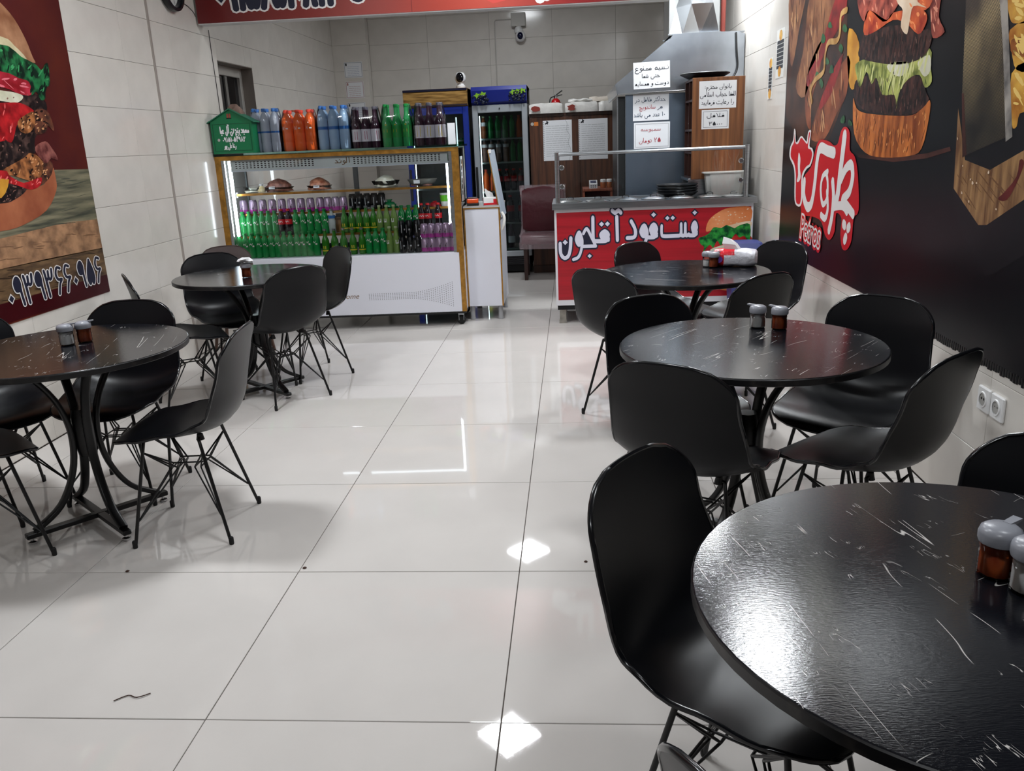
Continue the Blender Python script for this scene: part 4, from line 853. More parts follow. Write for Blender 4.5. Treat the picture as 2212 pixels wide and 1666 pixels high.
# ---- brown wood partition cabinet with papers and wrapped parcels on top
wood_d = woodmat('walnut_laminate', (54, 32, 22), (96, 58, 38))
wc = thing('wood_cabinet', 'tall dark walnut cabinet against rear wall with two notices', 'cabinet', (.03, 9.6, 0))
B(-.487, 0, .06, .47, .55, 1.73).build('carcass', wood_d, wc)
MB().box(-.487, -.012, 1.70, .47, .55, 1.735).box(-.487, -.012, 0, .47, .02, .08).build('edge_band', woodmat('walnut_edge', (44, 26, 20), (70, 42, 28)), wc)
for x0, x1 in ((-.48, .055), (.06, .465)): B(x0, -.016, .09, x1, 0, 1.695, .002).build('door', wood_d, wc)
for i, (x0, lab) in enumerate(((-.31, 'printed notice sheet on walnut cabinet, nearer the grape-header fridge'), (.078, 'printed notice sheet on walnut cabinet, nearer the steel hood'))):
    fr = FRONT(x0, 9.583, 1.235)
    def bld(fr, w=.315, h=.425, i=i):
        e = MB(); pen(e, fr, [(.03, h * .92), (.055, h * .96)], .014, .002); pen(e, fr, [(.05, h * .92), (.045, h * .98)], .014, .002)
        out = [lines_print(fr, w, h, 15, mat('light_print', (176, 180, 182), .6), 5 + i, .1, .12, .86, .004), ('emblem', black_ink, e)]
        if i == 0:
            s = MB(); pen(s, fr, [(w * .78, h), (w * .84, h * .9), (w * .82, h * .75), (w * .93, h * .6), (w * .86, h * .45), (w * .95, h * .25), (w * .9, 0)], .003, .002); out.append(('scribble_line', greyp, s))
        d = MB(); [pen(d, fr, [(.004, h * k / 22), (.012, h * k / 22 + .004)], .006, .002) for k in range(1, 22)]; out.append(('torn_edge', greyp, d))
        return out
    papersheet('notice', lab, 'notice', fr, .315, .425, bld)
t = thing('sticker', 'small orange and grey sticker at upper corner of walnut cabinet', 'sticker', (-.40, 9.583, 1.61))
B(-.005, -.0016, 0, .04, 0, .04).build('orange_square', mat('sticker_orange', (206, 118, 44), .5), t); MB().poly([(-.025 + .018 * math.cos(a * PI / 6), -.0015, .02 + .018 * math.sin(a * PI / 6)) for a in range(12)]).build('grey_disc', mat('sticker_grey', (170, 170, 166), .5), t)
def parcel(label, x0, x1, z0, h, seed, m2, printed=True, tilt=0, y=9.68):
    rnd = random.Random(seed); t = thing('wrapped_package', label, 'package', ((x0 + x1) / 2, y, z0), tilt, None); a = (x1 - x0) / 2
    mb = MB(); n = 9; R = []
    for i in range(n):
        u = -a + 2 * a * i / (n - 1); e = 1 - .12 * (abs(u) / a) ** 6; j = lambda s: rnd.uniform(-.006, .006)
        R.append([(u + j(0), -.13 * e + j(0), .0), (u, .17 * e, 0), (u + j(0), .17 * e + j(0), h * .5), (u, .16 * e + j(0), h * e), (u, .05 + j(0), h * e + j(0)), (u, -.06, h * e + j(0)), (u + j(0), -.12 * e, h * e + j(0)), (u, -.135 * e + j(0), h * .5 + j(0))])
    mb.loft(R).build('wrapping', m2, t, smooth=70)
    if printed:
        p = MB(); p.poly([(-a * .6 + .05 * math.cos(k * PI / 5) * rnd.uniform(.6, 1.2), -.144, h * .45 + h * .35 * math.sin(k * PI / 5) * rnd.uniform(.7, 1.1)) for k in range(10)]); p.build('red_print', mat('print_brick', (130, 48, 38), .5), t)
    return t
wrapwhite = mat('crinkled_white_wrap', (212, 210, 206), .3, bump=.5, bscale=30, var=.06, scale=12)
parcel('white wrapped box stack with red print, left on walnut cabinet', -.45, -.095, 1.735, .105, 1, wrapwhite)
parcel('white wrapped box stack with red print, middle of walnut cabinet', -.065, .285, 1.735, .105, 2, wrapwhite)
parcel('flat white box lying across top of the wrapped packages', -.03, .23, 1.842, .028, 5, wrapwhite, False, y=9.7)
parcel('white wrapped stack on walnut cabinet, beside the steel hood', .30, .47, 1.735, .1, 3, wrapwhite, False)
parcel('loose cream wrapping paper pile topmost on walnut cabinet', .2, .46, 1.84, .05, 4, mat('cream_wrap', (206, 196, 184), .5, bump=.4, bscale=20), False, y=9.8)
ex = thing('fire_extinguisher', 'red fire extinguisher top showing above the wrapped boxes', 'extinguisher', (-.17, 10.0, 1.735))
MB().lathe([(.05, 0), (.055, .01), (.055, .12), (.045, .15), (.02, .17)], 16).build('cylinder', mat('extinguisher_red', (176, 20, 26), .25), ex, smooth=50)
MB().lathe([(.018, .16), (.018, .2), (.012, .21)], 10).build('valve', chrome, ex, smooth=40)
MB().tube([(0, 0, .2), (.05, 0, .235), (.075, 0, .25)], .007, 6).tube([(0, 0, .19), (.04, 0, .2), (.075, 0, .205)], .006, 6).build('handle', cap_m, ex)
MB().tube(spline([(-.015, 0, .19), (-.06, 0, .17), (-.07, -.02, .08), (-.06, -.02, .02)], 4), .007, 6).build('hose', cap_m, ex)
MB().box(-.03, -.058, .05, .03, -.053, .11).build('label', paper, ex)

# ---- plastic-wrapped chair in front of the cabinet
wcx = thing('wrapped_chair', 'maroon padded chair still wrapped in clear plastic beside fridge', 'chair', (-.33, 9.27, 0))
maroon = mat('maroon_vinyl', (70, 22, 30), .3, bump=.35, bscale=16)
legm = mat('brown_leg', (52, 32, 28), .4)
for sx in (-1, 1):
    MB().loft([[(sx * .19 - .018, -.2, 0), (sx * .19 + .018, -.2, 0), (sx * .19 + .018, -.165, 0), (sx * .19 - .018, -.165, 0)], [(sx * .19 - .02, -.2, .4), (sx * .19 + .02, -.2, .4), (sx * .19 + .02, -.16, .4), (sx * .19 - .02, -.16, .4)]]).build('leg', legm, wcx)
    MB().tube([(sx * .19, .19, 0), (sx * .19, .17, .42), (sx * .19, .2, .95)], .018, 6).build('leg', legm, wcx)
def cushion(w, d, h, n=8):
    mb = MB(); R = []
    for i in range(n + 1):
        u = i / n; e = math.sin(PI * min(1, max(0, u * .9 + .05))) ** .1; R.append([(-w / 2 + w * u, y * d * e / 2, z * h) for y, z in ((-1, .1), (-.9, 0), (.9, 0), (1, .1), (1, .8), (.85, 1), (-.85, 1), (-1, .8))])
    return mb.loft(R)
cushion(.46, .44, .1).build('seat', maroon, wcx, smooth=60, loc=(0, 0, .38))
o = cushion(.46, .5, .08).build('backrest', maroon, wcx, smooth=60, loc=(0, .24, .72)); o.rotation_euler = (PI / 2 - .06, 0, 0)
wrapcr = mat('crinkled_clear_wrap', (200, 176, 182), .1, alpha=.3, bump=1.0, bscale=14, spec=1.0)
rnd = random.Random(8); mb = MB(); n = 10
for (ox, oy, oz, sx, sy, sz) in ((0, -.01, .37, .245, .24, .125),):
    R = [[(x * sx + rnd.uniform(-.008, .008), y * sy + rnd.uniform(-.008, .008), oz + zz) for x, y in ((-1, -1), (-.5, -1.02), (0, -1), (.5, -1.02), (1, -1), (1, 1), (0, 1), (-1, 1))] for zz in (-.03, .03, .09, .118)]
    mb.loft(R)
R = [[(x * .25 + rnd.uniform(-.01, .01), .19 + y + (zz - .45) * .05 + rnd.uniform(-.008, .008), zz) for x, y in ((-1, -.02), (-.5, -.03), (0, -.02), (.5, -.03), (1, -.02), (1, .1), (0, .11), (-1, .1))] for zz in (.44, .56, .68, .8, .9, .985)]
mb.loft(R).build('plastic_cover', wrapcr, wcx, smooth=20)

# ---- low red-brown desk with card terminal and spice jars
dk = thing('low_desk', 'low red-brown desk in kitchen behind the serving cart', 'desk', (.3, 8.5, 0))
dm = woodmat('red_brown_wood', (96, 44, 30), (138, 74, 48))
B(-.2, 0, .955, .09, .4, .98, .003).build('desk_top', dm, dk); B(-.2, .02, 0, -.18, .38, .955).build('side_panel', dm, dk); B(.07, .02, 0, .09, .38, .955).build('side_panel', dm, dk)
B(-.18, .34, .1, .07, .36, .955).build('back_panel', mat('desk_red', (84, 18, 24), .5), dk)
t = thing('card_terminal', 'small grey card terminal with dark screen on low desk', 'terminal', (.205, 8.58, .98))
MB().loft([[(-.04, -.05, 0), (.04, -.05, 0), (.04, .05, 0), (-.04, .05, 0)], [(-.04, -.045, .04), (.04, -.045, .04), (.04, .05, .075), (-.04, .05, .075)]]).build('case', mat('terminal_grey', (196, 196, 198), .4), t)
MB().poly([(-.028, -.018, .0535), (.028, -.018, .0535), (.028, .035, .0715), (-.028, .035, .0715)]).build('screen', mat('lcd_blue', (44, 52, 84), .15), t)
kb = MB()
for i in range(3):
    for j in range(2): kb.box(-.028 + i * .021, -.0505, .008 + j * .014, -.014 + i * .021, -.047, .017 + j * .014)
kb.build('keys', mat('key_dark', (90, 90, 96), .5), t)
for x, lab in ((.302, 'orange spice jar with white lid next to card terminal'), (.362, 'orange spice jar with white lid at far end of low desk')):
    t = thing('spice_jar', lab, 'jar', (x, 8.57, .98), 0, None)
    MB().lathe([(.026, 0), (.028, .005), (.028, .05), (.024, .058)], 14).build('jar', mat('jar_amber', (150, 82, 44), .15), t, smooth=50)
    MB().lathe([(.027, .056), (.027, .08), (.022, .084)], 14).build('lid', white_p, t, smooth=40)

# ================================================================== EXHAUST HOOD and cooking corner
hd = thing('exhaust_hood', 'galvanised steel exhaust hood with sloping front along right wall', 'hood', (.95, 7.6, 1.8))
prof = [(.40, 1.80), (.385, 1.885), (.835, 2.225), (.865, 2.262), (1.38, 2.262), (1.45, 2.24), (1.45, 1.82)]
def prism(prof, y0, y1): return MB().loft([[(x, y0, z) for x, z in prof], [(x, y1, z) for x, z in prof]])
rel(MB().poly([(x, 7.6, z) for x, z in prof], (0, .012, 0)), hd).build('end_panel', galv, hd)
rel(MB().poly([(.385, 7.61, 1.885), (.385, 9.3, 1.885), (.835, 9.3, 2.225), (.835, 7.61, 2.225)], (-.003, 0, .005)).poly([(.40, 7.61, 1.80), (.40, 9.3, 1.80), (.385, 9.3, 1.885), (.385, 7.61, 1.885)], (-.005, 0, 0)), hd).build('sloping_front', galv, hd)
rel(MB().box(.86, 7.61, 2.255, 1.45, 9.3, 2.262), hd).build('top_panel', galv, hd)
rel(MB().tube([(.40, 7.597, 1.805), (1.44, 7.597, 1.825)], .006, 6), hd).build('lower_rim', chrome, hd)
dc = thing('exhaust_duct', 'crumpled bright steel duct rising from hood to the ceiling', 'duct', (1.05, 7.8, 2.262))
dm_ = mat('bright_tin', (206, 212, 218), .2, metal=1, bump=.25, bscale=4)
mb = MB(); rnd = random.Random(2)
mb.add([(.84, 7.72, 2.262), (.95, 7.715, 2.262), (1.1, 7.73, 2.262), (1.26, 7.72, 2.262), (.84, 7.70, 2.75), (.98, 7.735, 2.72), (1.14, 7.705, 2.75), (1.26, 7.74, 2.74), (.84, 7.72, 3.2), (1.0, 7.70, 3.2), (1.12, 7.72, 3.2), (1.26, 7.72, 3.2), (1.02, 7.69, 2.5), (.9, 7.735, 2.48), (1.2, 7.69, 2.5)],
       [(0, 1, 13), (1, 12, 13), (1, 2, 12), (2, 14, 12), (2, 3, 14), (3, 7, 14), (0, 13, 4), (13, 5, 4), (13, 12, 5), (12, 6, 5), (12, 14, 6), (14, 7, 6), (4, 5, 9, 8), (5, 6, 10, 9), (6, 7, 11, 10)])
mb.box(.84, 7.73, 2.262, .846, 8.15, 3.2).box(1.254, 7.73, 2.262, 1.26, 8.15, 3.2).box(.84, 8.144, 2.262, 1.26, 8.15, 3.2)
rel(mb, dc).build('duct_wall', dm_, dc)
rel(MB().box(.83, 7.695, 2.262, 1.27, 7.72, 2.275).box(.83, 8.14, 2.262, 1.27, 8.165, 2.275), dc).build('flange', dm_, dc)
o = MB().tube([(1.335, 8.0, 2.27), (1.335, 8.0, 3.2)], .022, 10).build('gas_pipe', mat('red_brown_pipe', (112, 48, 40), .4)); tag(o, 'red-brown vertical pipe behind the steel duct', 'pipe')
o = MB().tube(spline([(1.375, 7.585, 2.25), (1.385, 7.58, 2.1), (1.395, 7.58, 1.98), (1.36, 7.575, 1.9), (1.30, 7.57, 1.86)], 4), .007, 6).build('hood_cable', cap_m); tag(o, 'black cable looping down right edge of hood', 'cable')
st = thing('steel_screen', 'tall blue-grey steel side screen under the hood with paper notices', 'screen', (.7, 7.64, 0))
rel(B(.465, 7.625, 0, 1.42, 7.64, 1.80, .003), st).build('sheet', darksteel, st); rel(B(.40, 7.66, 0, .465, 8.6, 1.79), st).build('return_panel', mat('dark_oven_side', (26, 30, 32), .4), st)
rel(B(.395, 7.655, .0, .405, 7.665, 1.79), st).build('edge_angle', steel, st)
rel(B(.465, 7.64, 0, 1.42, 8.6, .9), st).build('cooker_block', darksteel, st)
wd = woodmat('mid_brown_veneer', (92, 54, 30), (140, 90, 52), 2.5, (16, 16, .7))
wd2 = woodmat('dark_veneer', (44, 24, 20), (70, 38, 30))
sh = thing('wooden_shelf_unit', 'brown wooden pigeonhole shelf unit standing end-on by the hood', 'shelf', (1.15, 7.0, 1.10))
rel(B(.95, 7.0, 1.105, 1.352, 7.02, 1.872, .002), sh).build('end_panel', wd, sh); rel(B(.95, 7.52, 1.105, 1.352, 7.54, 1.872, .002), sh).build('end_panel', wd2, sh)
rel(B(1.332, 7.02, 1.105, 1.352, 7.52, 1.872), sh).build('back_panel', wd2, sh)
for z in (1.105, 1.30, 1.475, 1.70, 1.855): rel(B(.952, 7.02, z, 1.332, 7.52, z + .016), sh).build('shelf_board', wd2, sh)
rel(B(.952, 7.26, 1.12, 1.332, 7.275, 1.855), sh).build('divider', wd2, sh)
for o_ in (sh,): o_.location = Vector(o_.location) + Vector((.02, .13, -.004)); o_.scale = (1.018, .84, 1.018)
for z in (1.318, 1.493):
    b = thing('bread_bag', 'white bread bag in %s pigeonhole of shelf unit' % ('lower' if z < 1.4 else 'middle'), 'bag', (1.035, 7.5, z - .004 + (z - 1.1) * .018))
    MB().lathe([(.02, .0), (.045, .015), (.05, .05), (.035, .08), (.012, .1)], 12).build('bag', wrapwhite, b, smooth=60); MB().lathe([(.01, .095), (.022, .125)], 8).build('twisted_top', wrapwhite, b)
tbl = thing('steel_stand', 'low steel stand carrying the wooden shelf unit', 'stand', (1.16, 7.26, 0))
rel(B(.93, 7.42 - .4, 1.085, 1.42, 7.56, 1.105, .003), tbl).build('top', steel, tbl)
rel(B(.935, 7.03, .98, 1.415, 7.05, 1.085), tbl).build('apron', steel, tbl)
for x in (.95, 1.39):
    for y in (7.45, 7.53): rel(B(x - .015, y - .015, 0, x + .015, y + .015, 1.085), tbl).build('leg', steel, tbl)
tbl.location = Vector(tbl.location) + Vector((.015, .10, 0)); tbl.scale = (1, .84, 1)
pt = thing('oven_tray', 'round black oven tray lying on top of wooden shelf unit', 'tray', (1.09, 7.33, 1.883))
MB().lathe([(.06, .0), (.14, .004), (.19, .03), (.2, .036), (.19, .034), (.14, .01), (.06, .008)], 28).build('tray', mat('black_steel_pan', (20, 20, 22), .4), pt, smooth=40)
MB().lathe([(.185, .037), (.2, .04), (.19, .046), (.1, .05), (.02, .056)], 28).build('lid', mat('black_steel_lid', (40, 38, 36), .35), pt, smooth=40)
# paper notices with hand lettering
def sign(label, fr, w, h, lines, bord=None, yfrac=None):
    def bld(fr):
        out = []
        if bord: out.append(border(fr, w, h, bord, .0025, .014))
        for txt, x0, x1, y, hh, m, *wd_ in lines:
            mb = MB(); write(mb, fr, txt, x0 * w, x1 * w, y * h, hh * h, w=wd_[0] if wd_ else .125, k=.002); out.append(('lettering', m, mb))
        return out
    return papersheet('paper_sign', label, 'sign', fr, w, h, bld)
F1 = lambda x, z, r=0: Frame((x, 7.6 if z > 1.8 else 7.624, z), (1, 0, r), (-r, 0, 1))
blue_ink = mat('slate_blue_ink', (52, 70, 92), .6)
sign('white no-credit notice on steel hood, topmost of three sheets', F1(.535, 1.84, .02), .306, .212, [('نسیه ممنوع', .05, .96, .7, .2, black_ink), ('حتی شما', .24, .72, .42, .15, black_ink), ('دوست و همسایه', .05, .96, .13, .15, black_ink)])
sign('white falafel-limit notice with red word, middle sheet on steel screen', Frame((.53, 7.624, 1.583), (1, 0, .0), (0, 0, 1)), .305, .216, [('حداکثر فلافل در', .06, .9, .73, .16, blue_ink), ('هر', .68, .82, .45, .15, blue_ink), ('ساندویچ', .18, .62, .45, .15, red_ink), ('۱۰ عدد می باشد', .03, .88, .16, .16, blue_ink)], None)
sign('white samosa price notice in red, lowest sheet on steel screen', Frame((.538, 7.624, 1.352), (1, 0, .0), (0, 0, 1)), .308, .217, [('سمبوسه', .2, .74, .68, .14, red_ink), ('۲۵ تومان', .15, .74, .24, .17, red_ink)], greyp)
sign('white dress-code notice on brown shelf unit, upper sheet', Frame((1.018, 7.13, 1.646), (1, 0, .0), (0, 0, 1)), .292, .208, [('بانوان محترم:', .16, .86, .72, .16, black_ink), ('لطفا حجاب اسلامی', .03, .97, .44, .16, black_ink), ('را رعایت فرمایید', .07, .93, .16, .16, black_ink)])
sign('white falafel price sheet 35000 on brown shelf unit, lower', Frame((1.041, 7.13, 1.489), (1, 0, .0), (0, 0, 1)), .216, .148, [('فلافل', .2, .82, .62, .2, black_ink, .15), ('۳۵۰۰۰', .28, .74, .18, .2, black_ink, .14)], navy_ink)

# ================================================================== REFRIGERATED DISPLAY CASE
SO, SA = Vector((-.90, 6.82, 0)), math.radians(2.4)
def SC(x, y, z):
    c, s = math.cos(SA), math.sin(SA); return (SO.x + x * c - y * s, SO.y + x * s + y * c, z)
dcse = thing('display_case', 'white and gold refrigerated display case full of drinks, at back left', 'display case', SO, SA)
W_, D_ = -1.945, .62
lower = MB().box(W_, 0, .12, 0, D_, .612, .003); lower.build('base_cabinet', white_m, dcse)
MB().box(W_ + .01, -.004, .12, -.035, .002, .60).build('front_panel', white_m, dcse)
MB().box(-.033, -.006, .12, .002, .004, .612).box(-.002, -.006, .12, .004, .05, .612).box(W_ - .002, -.006, .12, W_ + .03, .004, .612).build('gold_corner_trim', gold_m, dcse)
B(W_, -.004, .104, 0, D_, .122).build('bottom_rail', cap_m, dcse)
MB().box(W_, -.004, .612, W_ + .05, .012, 1.43).box(W_ - .004, 0, .612, W_ + .012, .05, 1.43).build('gold_post', gold_m, dcse)
MB().box(-.05, -.004, .612, 0, .012, 1.43).box(-.012, 0, .612, .004, .05, 1.43).build('gold_post', gold_m, dcse)
for a in ((W_ + .05, .0, .612, W_ + .075, .02, 1.43), (-.075, .0, .612, -.05, .02, 1.43), (-.012, .05, .612, .0, D_, .64), (W_, .05, .612, W_ + .012, D_, .64)): B(*a).build('aluminium_channel', steel, dcse)
B(W_ - .004, -.006, 1.405, .004, .03, 1.437).build('gold_top_trim', gold_m, dcse)
B(W_ - .02, -.02, 1.440, .03, D_, 1.456, .002).build('glass_top', glassmat('green_edge_glass', (206, 232, 226)), dcse)
B(W_ + .0, .03, 1.43, .0, D_, 1.440).build('lid_board', mat('case_lid', (176, 190, 190), .35), dcse)
B(W_ + .08, .006, .62, -.08, .011, 1.405).build('front_glass', glass, dcse)
B(-.007, .05, .64, -.002, D_, 1.43).build('side_glass', glass, dcse)
B(W_ + .004, .05, .64, W_ + .010, D_, 1.43).build('side_glass', mat('case_side_panel', (176, 196, 196), .3), dcse)
b_ = MB()
for x0, x1 in ((W_, W_ + .04), (-.04, 0), (-.97, -.93)): b_.box(x0, D_ - .03, .64, x1, D_, 1.43)
b_.box(W_, D_ - .03, .612, 0, D_, .66).box(W_, D_ - .03, 1.38, 0, D_, 1.43); b_.build('rear_frame', mat('case_rear_frame', (120, 126, 130), .35, metal=.5), dcse)
B(W_ + .04, D_ - .018, .66, -.04, D_ - .014, 1.38).build('rear_glass', glass, dcse)
inner = mat('case_liner', (196, 206, 208), .3)
B(W_ + .05, .02, .612, -.05, D_ - .03, .617).build('floor_tray', inner, dcse)
v = MB().box(W_ + .115, .03, 1.318, -.085, .036, 1.405).box(W_ + .115, .03, 1.319, -.085, .18, 1.325); v.build('top_valance', mat('valance_grey', (214, 226, 228), .3), dcse)
MB().box(W_ + .115, .026, 1.314, -.085, .034, 1.322).build('valance_lip', mat('valance_lip', (226, 236, 246), .2), dcse)
s = MB()
for gx0, nx in ((W_ + .16, 22), (-.83, 24)):
    for i in range(nx):
        for j in range(4):
            x, z = gx0 + i * .0295, 1.342 + j * .0145
            s.poly([(x + .009 * math.cos(-a * PI / 4), .0292, z + .0042 * math.sin(-a * PI / 4)) for a in range(8)])
o = s.build('vent_slots', dark_m, dcse); o['kind'] = 'stuff'
mb = MB(); fr = FRONT(0, .0285, 0); write(mb, fr, 'الوند', -.985, -.87, 1.352, .04, w=.17); mb.build('lettering', gold_ink, dcse)
# perforated flare on the base panel and script word
s = MB()
def perf(x0, x1, flip):
    n = 40
    for i in range(n):
        u = i / (n - 1); x = x0 + (x1 - x0) * u; q = max(0, (u - .5) / .5); hh = .024 + .076 * q ** 1.6; k = 5 + int(round(9 * q ** 1.6))
        for j in range(k):
            z = .268 - hh + 2 * hh * j / (k - 1)
            s.poly([(x + .0036 * math.cos(-a * PI / 3), -.0046, z + .0036 * math.sin(-a * PI / 3)) for a in range(6)])
perf(-.80, -.105, 0); perf(W_ + .80, W_ + .105, 1)
o = s.build('perforations', mat('perforation_grey', (110, 112, 116), .6), dcse); o['kind'] = 'stuff'
latin(FRONT(-1.135, -.0046, .258), 'Welcome', .062, gold_ink, dcse, 'script_lettering', shear=.35)
for x in (-.05, W_ + .05):
    for y in (.07, D_ - .07):
        t_ = MB().lathe([(.03, -.015), (.036, -.01), (.036, .01), (.03, .015)], 16); t_.v = [(a, c_, b) for a, b, c_ in t_.v]
        w_ = t_.build('caster', cap_m, dcse, smooth=40, loc=(x, y, .037))
        MB().box(-.022, -.03, .0, -.018, .03, .05).box(.018, -.03, 0, .022, .03, .05).box(-.024, -.032, .046, .024, .032, .07).build('caster_fork', steel, w_)
led = mat('led_tube', (232, 246, 255), .4, emit=17.0)
B(W_ + .13, .05, 1.3165, -.10, .08, 1.3185).build('valance_light', mat('valance_led', (236, 248, 255), .4, emit=5.0), dcse)
MB().box(W_ + .085, .05, .80, W_ + .11, .065, 1.40, .004).build('led_tube', led, dcse)
MB().box(-.105, .05, .80, -.088, .065, 1.40, .004).build('led_tube', mat('led_tube_dim', (232, 246, 255), .4, emit=11.0), dcse)
MB().box(-.0015, .58, 1.0, .0035, .60, 1.44).build('side_edge_profile', white_p, dcse)
for nm, y0, y1, z, x0, x1 in (('upper_shelf', .12, .48, 1.135, W_ + .1, -.075), ('middle_shelf', .2, .46, .965, W_ + .08, -.075), ('lower_shelf', .14, .42, .785, W_ + .07, -.075)):
    sb = B(x0, y0 + .008, z - .010, x1, y1, z, .001).build('glass_shelf', glassmat(nm + '_glass', (226, 236, 232)), dcse)
    B(x0, y0, z - .016, x1, y0 + .008, z + .002).build('gold_shelf_edge', gold_m, sb)
    for x in (x0 - .01, x1 - .004): B(x, y0 + .02, z - .03, x + .014, y0 + .05, z + .012).build('shelf_clip', white_p, sb)
# price strip stuck on the right-hand glass
t = thing('menu_strip', 'upright printed menu sticker on the right glass of display case', 'menu', SC(0, .2, 1.0), SA)
B(-.001, .02, .0, .0012, .2, .36).build('sheet', paper, t)
m = MB()
for k in range(6): m.poly([(.0016, .035, .05 + k * .05), (.0016, .11, .05 + k * .05), (.0016, .11, .085 + k * .05), (.0016, .035, .085 + k * .05)])
m.build('printed_lines', black_ink, t); MB().poly([(.0018, .15 + .03 * math.cos(a * PI / 6), .3 + .04 * math.sin(a * PI / 6)) for a in range(12)]).build('food_print', art('c_strip', (190, 120, 40), (232, 190, 96), 20), t)
# ---- drinks in the case: x given as world x of the picture row
def wx(X, y):      # case-local x for a wanted world x
    return X - SO.x + y * math.sin(SA)
def rowc(key, xs, y, z, label, group, can=None):
    for i_, X in enumerate(xs):
        rz = SA + random.uniform(-.5, .5)
        l = SC(wx(X, y), y, z)
        lb_ = label if len(xs) == 1 else label + ', ' + ORD[i_]
        if can: putcan(can, l, lb_, group, rz)
        else: put(key, l, lb_, group, rz)
def lin(a, b, n): return [a + (b - a) * i / max(1, n - 1) for i in range(n)]
rowc('green_pet', lin(-2.765, -2.12, 13), .085, .617, 'green soda bottle on floor of display case, left', 'green soda bottles on the case floor, left')
rowc('green_glass', lin(-2.045, -1.74, 5), .085, .617, 'glass lemon bottle on floor of display case', 'lemon bottles on the case floor')
rowc('green_pet', lin(-1.685, -1.565, 3), .085, .617, 'soda bottle on case floor between lemon and lemonade bottles', 'three green soda bottles on the case floor')
rowc('pale', lin(-1.51, -1.455, 2), .085, .617, 'pale lemonade bottle on case floor beside black cans', 'pale lemonade bottles on the case floor')
rowc('green_pet', lin(-2.745, -2.475, 6), .175, .785, 'soda bottle on lower shelf left of colas', 'green soda bottles left of the two colas')
rowc('cola', lin(-2.42, -2.36, 2), .175, .785, 'red-capped cola between green bottles on lower shelf', 'pair of colas among green bottles')
rowc('green_pet', lin(-2.30, -2.06, 5), .175, .785, 'soda bottle on lower shelf right of cola pair', 'green soda bottles right of the cola pair')
rowc('milk', [-2.0], .175, .785, 'single frosted bottle with blue neck label on lower shelf', None)
rowc('green_glass', lin(-1.895, -1.65, 5), .175, .785, 'glass lemon bottle with yellow label on lower shelf', 'lemon bottles on the lower shelf')
rowc('pale', lin(-1.60, -1.48, 3), .175, .785, 'pale lemonade bottle on lower shelf above black cans', 'pale lemonade bottles on the lower shelf')
rowc('green_pet', lin(-1.42, -1.30, 3), .2, .785, 'soda bottle on lower shelf behind black cans', 'green soda bottles behind black cans')
rowc('cola', [-1.255, -1.20, -1.115], .2, .785, 'cola bottle on lower shelf behind stacked pink cans', 'three colas behind pink cans')
rowc(None, lin(-2.745, -2.10, 9) , .23, .965, 'pink can on middle shelf, left row of nine', 'nine pink cans on middle shelf', can_pk)
rowc(None, [-2.035, -1.97, -1.905], .23, .965, 'pink can on middle shelf next to black cans', 'three pink cans on middle shelf', can_pk)
rowc(None, lin(-1.83, -1.585, 5), .24, .965, 'tall black can on middle shelf of display case', 'black cans on middle shelf', can_bk)
for lv, lab in ((0, 'lower'), (1, 'upper')):
    rowc(None, lin(-1.40, -1.275, 3), .055, .617 + lv * .1305, 'black can in %s layer of stack on case floor' % lab, 'black cans, %s layer' % lab, can_bk)
    rowc(None, lin(-1.215, -.975, 5), .055, .617 + lv * .1135, 'pink can in %s layer of stack on case floor' % lab, 'stacked pink cans, %s layer' % lab, can_pk)
# bag of green wraps, yoghurt cup, red packet
def blob(name, label, cat, part, m, rx, ry, rz, loc, seed, n=12, k=7, amp=.12, sq=2.0, tray=None):
    rnd = random.Random(seed); t = thing(name, label, cat, loc, SA); R = []
    ph = [rnd.uniform(0, 6) for _ in range(6)]
    for i in range(k):
        u = i / (k - 1); r = (1 - u ** sq) ** (1 / sq) if u < 1 else .05
        R.append([((max(r, .06) * rx) * math.cos(a) * (1 + amp * math.sin(3 * a + ph[i % 6])), (max(r, .06) * ry) * math.sin(a) * (1 + amp * math.sin(4 * a + ph[(i + 2) % 6])), rz * u + rnd.uniform(-.004, .004)) for a in (2 * PI * j / n for j in range(n))])
    MB().loft(R).build(part, m, t, smooth=70)
    return t
def dish(t, rx, ry, h, m, name='glass_dish'):
    n = 16; ring = lambda r, z: [(rx * r * math.cos(2 * PI * j / n), ry * r * math.sin(2 * PI * j / n), z) for j in range(n)]
    MB().loft([ring(.6, -.002), ring(.85, .02), ring(1, h), ring(.97, h), ring(.8, .02), ring(.55, .003)]).build(name, m, t, smooth=60)
meat1 = mat('raw_mince', (106, 62, 52), .35, rgb2=(160, 104, 88), scale=30, bump=.4, bscale=40)
meat2 = mat('sliced_meat', (132, 66, 44), .3, rgb2=(206, 142, 112), scale=26, bump=.4, bscale=36)
cream = mat('white_salad', (206, 200, 176), .5, rgb2=(236, 234, 220), scale=24, bump=.5, bscale=50)
def S3(X, y, z): return SC(wx(X, y), y, z)
t = blob('wrapped_meat', 'large brown wrapped meat mound on upper shelf of display case', 'meat', 'meat', meat1, .115, .08, .10, S3(-2.44, .26, 1.14), 1); dish(t, .13, .095, .035, glass); MB().poly([(-.06, -.088, .022), (-.01, -.09, .022), (-.01, -.082, .042), (-.06, -.08, .042)]).build('paper_tag', paper, t)
t = blob('wrapped_meat', 'reddish marbled meat mound in clear wrap, centre of upper shelf', 'meat', 'meat', meat2, .095, .08, .098, S3(-2.10, .26, 1.14), 2); dish(t, .108, .09, .035, glass); MB().poly([(-.03, -.088, .018), (.02, -.09, .018), (.02, -.082, .038), (-.03, -.08, .038)]).build('paper_tag', paper, t)
